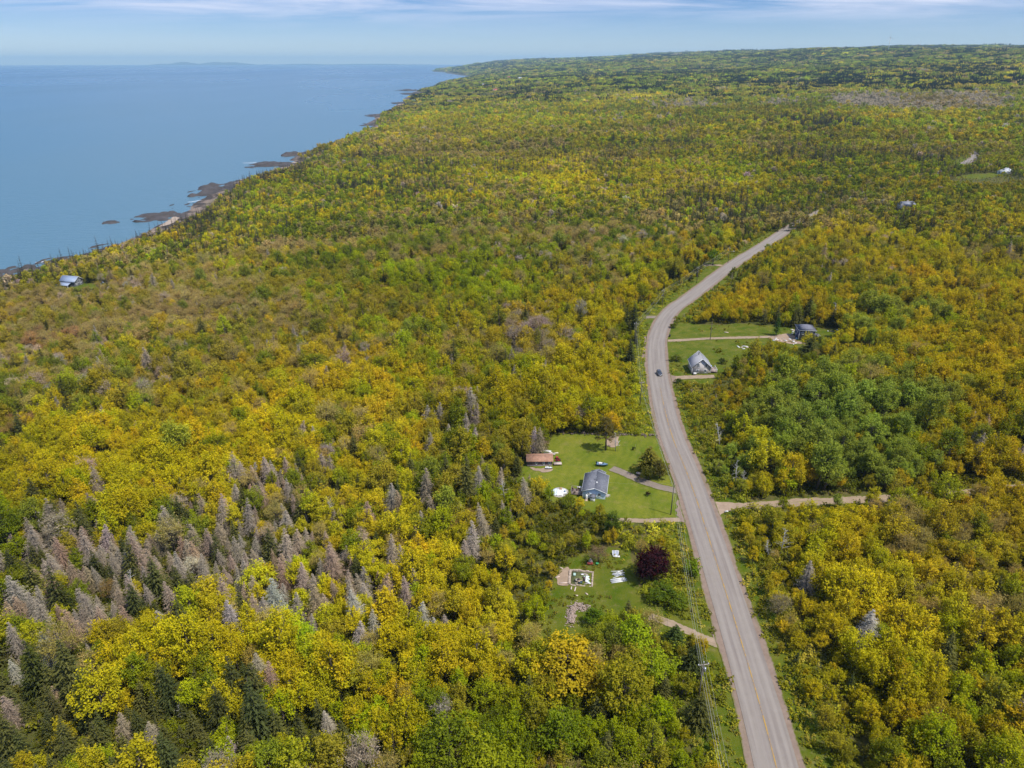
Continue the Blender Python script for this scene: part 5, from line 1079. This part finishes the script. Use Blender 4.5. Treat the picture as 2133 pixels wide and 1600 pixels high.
o = at_px(1229, 1176, 0, 'red_drum', 'rusty red drum lying on its side in the ruin clearing', 'drum'); m = MB(); m.tube([(-.75, 0, .35), (.7, 0, .35)], .35, 14); m.build('barrel', simple('rust_red', (.35, .07, .05), .6, .3), o)
m = MB(); m.tube([(-.77, 0, .35), (-.72, 0, .35)], .38, 14); m.tube([(.68, 0, .35), (.73, 0, .35)], .38, 14); m.build('rims', MT['darkwood'], o)
o = at_px(1230, 1171, 0, 'tipped_boulder', 'grey pointed boulder directly behind the rusty red drum', 'boulder'); m = MB(); m.lathe([(.75, -.2), (.7, .3), (.45, .8), (.12, 1.25)], 7); m.build('rock', MT['rubble'], o); o.scale = (.75, .75, .9)
o = at_px(1244, 1176, 0, 'green_tub', 'small green plastic tub lying right of the red drum', 'tub'); m = MB(); m.lathe([(.3, 0), (.38, .4), (.42, .42), (.36, .43)], 12); m.build('bowl', simple('green_plastic', (.05, .30, .12), .5), o)

# grey gabled house
h = at_px(1440.5, 779.5, -3, 'grey_house', 'grey clapboard house with steep slate-grey gable roof beside the road', 'house')
gable(h, 7.6, 8.4, 3.35, 6.9, SID_GR, SH_N, oh=.4, trimmat=MT['trim'])
for u_, z_ in ((2.35, 3.45), (5.5, 3.45), (2.25, 1.0), (5.4, 1.0)): window(h, 'front', u_, z_ - .1, .95, 1.2, 0)
window(h, 'left', 2.5, 1.1, .8, 1.0, 0); window(h, 'left', 5.8, 1.1, .8, 1.0, 0)
m = MB(); m.tube([(3.3, 5.6, 6.1), (3.3, 5.6, 7.7)], .17, 10); m.build('chimney', MT['black'], h)
m = MB(); m.box(0, 7.6, -.03, .0, -.4, -.0); m.build('foundation', MT['black'], h)
o = at_px(1480.5, 778.5, -3, 'side_deck', 'small white-railed deck on the right of the grey gabled house', 'deck'); m = MB(); m.box(.1, 2.6, .2, 5.5, .7, .82); m.build('platform', DECK, o); m = MB()
for i in range(12): m.bar((2.55, .3 + i * .46, .8), (2.55, .3 + i * .46, 1.7), .05)
for i in range(6): m.bar((.2 + i * .46, .25, .8), (.2 + i * .46, .25, 1.7), .05)
m.bar((2.55, .2, 1.7), (2.55, 5.5, 1.7), .09); m.bar((.1, .25, 1.7), (2.6, .25, 1.7), .09); m.build('railing', MT['white'], o)
for a in (.3, 2.5):
    for b in (.4, 5.3): m = MB(); m.box(a - .07, a + .07, b - .07, b + .07, -.4, .7); m.build('post', MT['darkwood'], o)
m = MB(); m.box(.3, 1.2, 4.6, 5.4, .82, 1.6); m.build('storage_bin', simple('blue_bin', (.25, .30, .62), .5), o)
o = at_px(1447, 781, 0, 'propane_tank', 'white tank unit standing against the front of the grey house', 'tank'); m = MB(); m.tube([(-.6, 0, .65), (.6, 0, .65)], .38, 14); m.build('cylinder', MT['white'], o, bevel=.1); m = MB(); m.box(-.45, -.3, -.3, .3, 0, .35); m.box(.3, .45, -.3, .3, 0, .35); m.build('feet', MT['metal'], o); m = MB(); m.box(-.95, -.68, -.25, .3, 0, .9); m.build('regulator_box', MT['black'], o)

# dark unfinished house
h = at_px(1662.5, 708.5, -7, 'dark_house', 'two-storey dark house with navy wrapped side and low grey roof amid debris', 'house')
W_, D_, H_ = 6.9, 7.4, 4.9
m = MB(); m.box(0, W_, .001, D_, -.6, H_); m.build('wall', SID_DK, h); m = MB(); m.box(-.05, -.003, 0, D_, -.6, H_ - .01); m.build('house_wrap', SID_NV, h)
m = MB(); e_ = .45; zt = H_ + 1.15
m.add([(-e_, -e_, H_ + .01), (W_ + e_, -e_, H_ + .01), (W_ + e_, D_ + e_, H_ + .01), (-e_, D_ + e_, H_ + .01), (W_ * .5, 2.4, zt), (W_ * .5, D_ - 2.4, zt)], [(0, 3, 2, 1), (0, 1, 4), (1, 2, 5, 4), (2, 3, 5), (3, 0, 4, 5)]); m.build('roof', SH_D, h)
m = MB(); m.box(-e_ - .02, -e_ + .03, -e_, D_ + e_, H_ - .14, H_ + .0); m.box(-e_, W_ + e_, -e_ - .03, -e_ + .02, H_ - .14, H_ + .0); m.box(-.08, .06, -.06, .0, -.3, H_ - .02); m.build('trim', MT['trim'], h)
window(h, 'left', 2.6, 2.9, .8, 1.0, -.05); window(h, 'left', 5.2, 2.9, .8, 1.0, -.05); window(h, 'left', 5.0, .6, .9, 1.1, -.05); window(h, 'front', 1.5, 2.9, .8, 1.0, 0); window(h, 'front', 5.4, 3.0, .9, .9, 0)
m = MB(); m.add([(W_ + .1, -1.6, 2.5), (W_ + 3.0, -1.9, 1.9), (W_ + 3.0, 3.6, 1.9), (W_ + .1, 3.6, 2.6), (W_ + .1, -1.6, 2.62), (W_ + 3.0, -1.9, 2.02), (W_ + 3.0, 3.6, 2.02), (W_ + .1, 3.6, 2.72)], [(3, 2, 1, 0), (4, 5, 6, 7), (0, 1, 5, 4), (1, 2, 6, 5), (2, 3, 7, 6), (3, 0, 4, 7)]); m.build('lean_to_roof', SH_D, h)
for a, b in ((W_ + .3, -1.3), (W_ + 2.8, -1.6), (W_ + 2.8, 3.3)): m = MB(); m.box(a - .07, a + .07, b - .07, b + .07, -.4, 2.0); m.build('post', MT['wood'], h)
m = MB(); m.tube([(-.5, .9, -.2), (-.5, .9, .75)], .55, 12); m.build('cistern', simple('blue_tank', (.20, .32, .42), .5), h)
rs5 = np.random.default_rng(77)
for i in range(34):
    if i < 20: a, b = 1632 + rs5.uniform(-20, 32), 709 + rs5.uniform(-5, 8); b = 706 + (a - 1612) * .16 + rs5.normal() * 2
    elif i < 26: a, b = 1645 + rs5.uniform(-4, 8), 692 + rs5.uniform(-5, 6)
    elif i < 30: a, b = 1704 + rs5.uniform(-6, 14), 704 + rs5.uniform(-6, 6)
    else: a, b = 1722 + rs5.uniform(-12, 25), 692 + rs5.uniform(-4, 5)
    o = at_px(a, b, rs5.uniform(0, 180), 'scrap_board', 'pale scrap of building debris strewn around the dark house', 'debris', 'debris strewn round the dark house', .08); l_ = rs5.uniform(.5, 1.5); m = MB()
    m.box(-l_ / 2, l_ / 2, -l_ * .22, l_ * .22, 0, rs5.uniform(.08, .3), Matrix.Rotation(rs5.uniform(-.25, .25), 4, 'X')); m.build('panel', [MT['white'], BPIN, MT['trim'], MT['wood']][i % 4], o)
for i, (a, b) in enumerate(((1538, 723), (1545, 724), (1552, 722), (1558, 724), (1549, 727), (1513, 693), (1564, 734))):
    o = at_px(a, b, rs5.uniform(0, 180), 'scrap_board', ['pale scrap board in the debris patch above the grey gabled house', 'single pale scrap board by the upper side of the gravel lane', 'single pale scrap just below the debris patch'][max(0, i - 4)], 'debris', 'scrap boards on the grass by the lane' if i < 5 else None, .08); l_ = rs5.uniform(1.0, 2.4); m = MB()
    m.box(-l_ / 2, l_ / 2, -.3, .3, 0, .15); m.build('panel', [MT['white'], BPIN][i % 2], o)

# car on the road
def car(px, py, yaw, label):
    o = at_px(px, py, yaw, 'parked_car' if 0 else 'car', label, 'car', dz=.17); BL_ = simple('charcoal_paint', (.045, .05, .07), .25, spec=.6)
    def loft(st, mt, nm, par): 
        m = MB(); V = []
        for y_, w_, z0, z1 in st: V += [(-w_, y_, z0), (w_, y_, z0), (w_ * .96, y_, z1), (-w_ * .96, y_, z1)]
        n = len(st); m.add(V, [(4 * i + j, 4 * i + (j + 1) % 4, 4 * i + 4 + (j + 1) % 4, 4 * i + 4 + j) for i in range(n - 1) for j in range(4)] + [(3, 2, 1, 0), (4 * n - 4, 4 * n - 3, 4 * n - 2, 4 * n - 1)]); return m.build(nm, mt, par, bevel=.07)
    loft([(-2.2, .8, .45, .85), (-1.9, .9, .3, .98), (-.9, .93, .28, 1.02), (1.2, .93, .28, 1.02), (1.9, .88, .32, 1.0), (2.15, .8, .5, .95)], BL_, 'body', o)
    m = MB(); V = [(-.84, -1.05, 1.0), (.84, -1.05, 1.0), (.84, 2.05, 1.0), (-.84, 2.05, 1.0), (-.68, -.35, 1.55), (.68, -.35, 1.55), (.66, 1.7, 1.52), (-.66, 1.7, 1.52)]; m.add(V, [(0, 1, 5, 4), (1, 2, 6, 5), (2, 3, 7, 6), (3, 0, 4, 7)]); m.build('windows', MT['glass'], o)
    m = MB(); m.box(-.69, .69, -.36, 1.7, 1.53, 1.6); m.build('roof', BL_, o, bevel=.04)
    for sx in (-1, 1):
        wheel(o, sx * .82, -1.35, .34, .22); wheel(o, sx * .82, 1.35, .34, .22)
        m = MB(); m.box(sx * .5 - .16, sx * .5 + .16, -2.22, -2.12, .66, .8); m.build('headlight', MT['white'], o); m = MB(); m.box(sx * .97 - .09, sx * .97 + .09, -.95, -.8, .95, 1.1); m.build('mirror', BL_, o)
        m = MB(); m.box(sx * .6 - .12, sx * .6 + .12, 2.1, 2.17, .75, .95); m.build('tail_light', RED, o)
    m = MB(); m.box(-.35, .35, -2.24, -2.17, .45, .62); m.build('licence_plate', MT['trim'], o)
car(1373, 781, 2, 'dark charcoal hatchback driving on the grey road near the bend')

# shore house and its shed
h = at_px(128, 597, -14, 'shore_house', 'dark wooden house with blue-grey metal roofs standing near the shore', 'house'); hx, hd, he_, hr_ = 11.6, 7.2, 4.2, 6.8; z0 = h1(h.location.x, h.location.y)
pf = [(0, -1.5), (hd, -1.5), (hd, he_), (hd / 2, hr_), (0, he_)]; m = MB(); m.add([(0, a, b) for a, b in pf] + [(hx, a, b) for a, b in pf], [(0, 1, 2, 3, 4)[::-1], (5, 6, 7, 8, 9), (0, 5, 9, 4), (1, 2, 7, 6), (2, 3, 8, 7), (3, 4, 9, 8)]); m.build('wall', SID_DK, h)
s_ = (hr_ - he_) / (hd / 2); m = MB()
for y_ in (-.5, hd + .5):
    vs = [(-.5, y_, he_ - s_ * .5 + .02), (hx + .6, y_, he_ - s_ * .5 + .02), (hx + .6, hd / 2, hr_ + .02), (-.5, hd / 2, hr_ + .02)]; vt = [(a, b, c + .16) for a, b, c in vs]; m.add(vs + vt, [(0, 1, 2, 3), (7, 6, 5, 4), (0, 4, 5, 1), (1, 5, 6, 2), (2, 6, 7, 3), (3, 7, 4, 0)])
m.build('roof', METAL_BL, h)
m = MB(); m.add([(-1, -3.6, 2.0), (9, -3.6, 2.0), (9, -.02, 3.4), (-1, -.02, 3.4), (-1, -3.6, 2.14), (9, -3.6, 2.14), (9, -.02, 3.54), (-1, -.02, 3.54)], [(3, 2, 1, 0), (4, 5, 6, 7), (0, 1, 5, 4), (1, 2, 6, 5), (2, 3, 7, 6), (3, 0, 4, 7)]); m.build('porch_roof', METAL_BL, h)
for a in (-.8, 2.4, 5.6, 8.8): m = MB(); m.box(a - .08, a + .08, -3.5, -3.34, -1.2, 2.02); m.build('porch_post', MT['trim'], h)
for u_, z_ in ((1.6, .9), (5.2, .9), (2.2, 3.6), (4.9, 3.6)): window(h, 'right', u_, z_, .9, 1.3, hx)
m = MB(); m.box(hx + .003, hx + .06, 0, hd, 2.6, 2.75); m.bar((hx + .62, -.5, he_ - s_ * .5 + .05), (hx + .62, hd / 2, hr_ + .05), .06, .22); m.bar((hx + .62, hd + .5, he_ - s_ * .5 + .05), (hx + .62, hd / 2, hr_ + .05), .06, .22); m.build('trim', MT['trim'], h)
h = at_px(202, 597, -20, 'small_shed', 'tiny pale shed with blue-grey roof right of the shore house', 'shed'); gable(h, 2.8, 3.2, 2.2, 3.2, MT['trim'], METAL_BL, oh=.3); m = MB(); m.box(.9, 1.8, -.05, -.003, 0, 1.8); m.build('door', MT['glass'], h)
# far buildings
def farhouse(px, py, yaw, W_, D_, he_, hr_, wm, rm, label, name='distant_house', win=3):
    h = at_px(px, py, yaw, name, label, 'house'); gable(h, W_, D_, he_, hr_, wm, rm, oh=.5, trim=False)
    for i in range(win): window(h, 'front', W_ * (i + .7) / (win + .4), 1.1, 1.0, 1.1, 0, 0)
    m = MB(); m.box(W_ * .45, W_ * .45 + .7, D_ * .5, D_ * .5 + .7, he_, hr_ + 1.0); m.build('chimney', MT['rubble'], h); return h
PALER = simple('pale_metal_roof', (.62, .64, .68), .45, .05); GREYR = simple('mid_grey_roof', (.26, .27, .30), .8, .1); REDR = simple('red_roof', (.42, .10, .08), .7, .1); TEALR = simple('pale_teal_roof', (.45, .62, .60), .5, .06)
farhouse(2076, 362, -50, 10, 12, 3.0, 5.2, MT['trim'], PALER, 'white-roofed house on the pale meadow at the right edge')
farhouse(1866, 440, -80, 9, 10, 6.5, 8.6, SID_GR, GREYR, 'grey hip-roofed house almost buried in the golden woods', win=2)
farhouse(858, 213, -75, 14, 24, 5, 9, MT['trim'], TEALR, 'pale teal-roofed building near the far shore')
farhouse(1026, 192, -60, 14, 18, 9, 13, BPIN, REDR, 'red-roofed building in the distant hamlet', win=2)
farhouse(1004, 180, -60, 10, 12, 11, 14, MT['white'], GREYR, 'tall white building in the distant hamlet', win=1)
farhouse(1055, 165, -60, 16, 20, 11, 15, BPIN, REDR, 'farthest reddish building on the wooded slope', win=2)
farhouse(1078, 167, -60, 16, 20, 11, 15, MT['white'], PALER, 'farthest white building on the wooded slope', win=2)
# wind turbines
for (a, b, D, hh, lb) in ((1845, 101, 5200, 80, 'nearer white wind turbine on the skyline'), (1909, 98, 9500, 95, 'fainter wind turbine farther along the skyline')):
    X_ = (a - CX) / F * (D * cp); y_ = D; z_ = h1(X_, y_); o = empty('wind_turbine', (X_, y_, z_)); tag(o, lb, 'wind turbine', 'wind turbines on the ridge'); m = MB(); m.tube([(0, 0, 0), (0, 0, hh)], [2.6, 1.5], 12); m.build('tower', MT['white'], o)
    m = MB(); m.box(-2, 2, -3, 7, hh, hh + 4); n_o = m.build('nacelle', MT['white'], o, bevel=.5); 
    for k_ in range(3):
        an = R(100 + 120 * k_); m = MB(); m.bar((0, -4, hh + 2), (38 * math.cos(an), -4, hh + 2 + 38 * math.sin(an)), 1.6, .5); m.build('blade', MT['white'], o)

# utility poles and cables
def pole(px, py, H, yaw, label, transformer=False, arm=1.1, lamp=False, pale=False):
    o = at_px(px, py, yaw, 'utility_pole', label, 'utility pole', 'utility poles along the road'); m = MB(); m.tube([(0, 0, -1), (0, 0, H)], [.17, .11], 8); m.build('post', MT['pole'] if not pale else BARKW, o)
    if arm:
        m = MB(); m.bar((-arm, 0, H - .5), (arm, 0, H - .5), .12, .14); m.build('crossarm', MT['wood'], o)
        for a in (-arm + .1, 0, arm - .1): m = MB(); m.lathe([(.07, 0), (.1, .1), (.05, .25)], 8, (a, 0, H - .42 + (.5 if a == 0 else 0))); m.build('insulator', MT['trim'], o)
    if transformer: m = MB(); m.lathe([(.26, 0), (.28, .1), (.28, .85), (.1, .95)], 12, (.42, 0, H - 2.2)); m.build('transformer', MT['metal'], o)
    if lamp: m = MB(); m.bar((0, 0, H - 2.4), (2.6, 0, H - 1.9), .09); m.build('lamp_arm', MT['metal'], o); m = MB(); m.box(2.4, 3.3, -.2, .2, H - 2.0, H - 1.8); m.build('lamp_head', MT['white'], o)
    return Vector((o.location.x, o.location.y, o.location.z + H)), R(yaw)
T = [pole(1510, 1790, 11, 5, 'utility pole just below the photo bottom edge beside the road'), pole(1453, 1468, 11, 10, 'utility pole with crossarm and transformer among dark roadside spruces', True),
     pole(1397, 1072, 11, 12, 'plain dark utility pole on the corner of the big lawn', arm=0), pole(1333, 845, 10, 8, 'utility pole in the bright green brush beside the yellow trees', arm=.9),
     pole(1322, 715, 10, -10, 'utility pole next to the blackish spruces at the bend', arm=.9), pole(1379, 640, 9.5, -35, 'utility pole on the outside of the upper bend', arm=.8), pole(1451, 590, 9.5, -40, 'utility pole by dark trees at the small lawn beyond the bend', arm=.8), pole(1516, 548, 10, -40, 'utility pole with a lamp arm at the far driveway', lamp=True, arm=.7)]
pole(1479, 708, 9, 0, 'lone thin utility pole halfway along the pale gravel lane', arm=0)
bpy.data.objects.remove([o for o in sc.objects if o.name.startswith('utility_pole') and 'below the photo' in str(o.get('label'))][0]) if 0 else None
CAB = simple('cable', (.36, .36, .32), .6)
for k_, (off, dz, lb) in enumerate(((-.8, -.3, 'overhead cable on the forest side of the pole line'), (0, .15, 'highest overhead cable of the pole line'), (.8, -.3, 'overhead cable on the road side of the pole line'), (.1, -2.2, 'lowest thick overhead cable of the pole line'))):
    P = []
    for (a, ya), (b, yb) in zip(T[:-1], T[1:]):
        pa = a + Vector((math.cos(ya), math.sin(ya), 0)) * off + Vector((0, 0, dz)); pb = b + Vector((math.cos(yb), math.sin(yb), 0)) * off + Vector((0, 0, dz)); L_ = (pb - pa).length
        P += [pa.lerp(pb, t_) - Vector((0, 0, 4 * L_ * .014 * t_ * (1 - t_))) for t_ in np.linspace(0, 1, 14)[:-1]]
    P.append(pb); m = MB(); m.tube(P, .016 if k_ < 3 else .026, 5); o = m.build('power_cable', CAB); tag(o, lb, 'cable', 'cables of the power line')
for (i, j, lb) in ((2, (1237, 1022), 'thin service cable from the lawn pole to the blue house'),):
    a = T[2][0] + Vector((0, 0, -.4)); b = gp3(*j); b.z += 3.6; P = [a.lerp(b, t_) - Vector((0, 0, 3.2 * t_ * (1 - t_))) for t_ in np.linspace(0, 1, 16)]; m = MB(); m.tube(P, .012, 4); o = m.build('power_cable', CAB); tag(o, lb, 'cable', 'cables of the power line')

# rock ledges in the surf
ROCK = simple('ledge_rock', (.060, .052, .050), .8, .45, .05, bump=.8, bscale=.6)
def ledge(px0, py0, px1, py1, wd, hh, lb, seed):
    wd *= 1.6
    a = np.array(onplane(px0, py0)); b = np.array(onplane(px1, py1)); c = (a + b) / 2; L_ = np.hypot(*(b - a)); ang = math.atan2(b[1] - a[1], b[0] - a[0]); n, k = 90, 34
    U, V_ = np.meshgrid(np.linspace(-1, 1, n), np.linspace(-1, 1, k), indexing='ij'); rad = np.sqrt(U ** 2 + V_ ** 2).clip(0, 1.5); X = U * L_ / 2; Y = V_ * wd / 2
    Z = hh * .8 * (1 - rad ** 1.2) + hh * 1.1 * vn(X * .5 + seed * 50, Y * 1.8, wd * .3, seed) * (1 - rad * .3) + hh * .6 * vn(X * .6, Y * 1.5 + seed * 9, wd * .1, seed + 1) - .25 * hh
    Z = np.where(rad > 1, -1 - rad, Z); V3 = np.c_[X.ravel(), Y.ravel(), Z.ravel()]; i = np.arange(n - 1)[:, None] * k; j = np.arange(k - 1)[None, :]; q = np.stack([i + j, i + j + 1, i + k + j + 1, i + k + j], -1).reshape(-1, 4)[:, ::-1]
    o = link(bpy.data.objects.new('rock_ledge', npmesh('rock_ledge', V3, q, np.full(len(q), 4), [ROCK]))); o.location = (c[0], c[1], 0); o.rotation_euler = (0, 0, ang); tag(o, lb, 'rock', 'rock ledges along the shore')
for i, a in enumerate([(212, 466, 250, 463, 14, 1.2, 'small detached dark rock in the sea'), (272, 461, 392, 446, 34, 2.6, 'flat dark rock tongue left of the nearest sandy cove'), (372, 436, 412, 424, 30, 2.6, 'dark rocks beyond the nearest sandy cove'),
     (408, 412, 500, 388, 46, 3.6, 'broad dark rock shelf below the tall shore spruce'), (440, 400, 512, 378, 50, 4, 'upper part of the broad rock shelf, near the trees'), (503, 347, 640, 341, 46, 3.2, 'long thin rock spit pointing out to sea'), (596, 328, 665, 320, 50, 5, 'dark rocks behind the long thin spit'),
     (748, 262, 825, 257, 60, 5, 'rocks at the nearer side of the middle point'), (766, 244, 820, 241, 80, 6, 'thin rocks at the tip of the middle point'), (812, 216, 870, 213, 90, 6, 'rocks beneath the pale teal-roofed building'), (830, 196, 884, 197, 150, 8, 'farthest long rock spit'), (845, 190, 880, 188, 170, 8, 'highest rock spur above the farthest spit'),
     (20, 574, 90, 556, 26, 2.4, 'seaweed-dark ledge at the left edge of the photo below the woods'), (85, 556, 160, 534, 22, 2.2, 'dark ledge on the shore left of the shore house'), (-40, 582, 30, 574, 30, 2.4, 'dark ledge cut by the left edge of the photo'), (185, 520, 240, 508, 20, 2.6, 'rocks below the shore trees right of the shore house')]): ledge(*a, i)
sf, st_, sb_ = mat('surf_foam', (.70, .74, .78), .7)
for i, (a, b, c_, d_) in enumerate(((72, 548, 98, 545), (392, 421, 420, 417), (505, 340, 580, 338))):
    p = np.array(onplane(a, b)); q = np.array(onplane(c_, d_)); PL = resample(np.array([p, q]), 2.0)[0]; m = MB(); V = []
    for k_, (x_, y_) in enumerate(PL):
        wv = 1.2 * (1 + vn(x_, y_, 6, 3)) * math.sin(math.pi * (k_ + .5) / len(PL)) + .15; o_ = 2.5 * vn(x_, y_, 14, 4); V += [(x_, y_ + o_ - wv, .05), (x_, y_ + o_, .22), (x_, y_ + o_ + wv, .05)]
    m.add(V, [(3 * k_ + s_, 3 * k_ + s_ + 3, 3 * k_ + s_ + 4, 3 * k_ + s_ + 1) for k_ in range(len(PL) - 1) for s_ in (0, 1)]); o = m.build('surf_foam', sf); tag(o, 'thin line of white surf by the shore rocks', kind='stuff')

# ------------------------------------------------------------------ haze
m = MB(); m.box(-47000, 47000, -47000, 47000, -9, 420); hm = bpy.data.materials.new('haze'); hm.use_nodes = True; t = hm.node_tree; t.nodes.clear()
pv = N(t, 'ShaderNodeVolumePrincipled', i_Density=4.2e-5, i_Anisotropy=0.0); pv.inputs['Color'].default_value = (.50, .80, 1.0, 1); ho = N(t, 'ShaderNodeOutputMaterial'); L(t, pv, 0, ho, 'Volume')
hz = m.build('haze', hm); tag(hz, 'thin blue sea haze over the whole coast', kind='stuff')
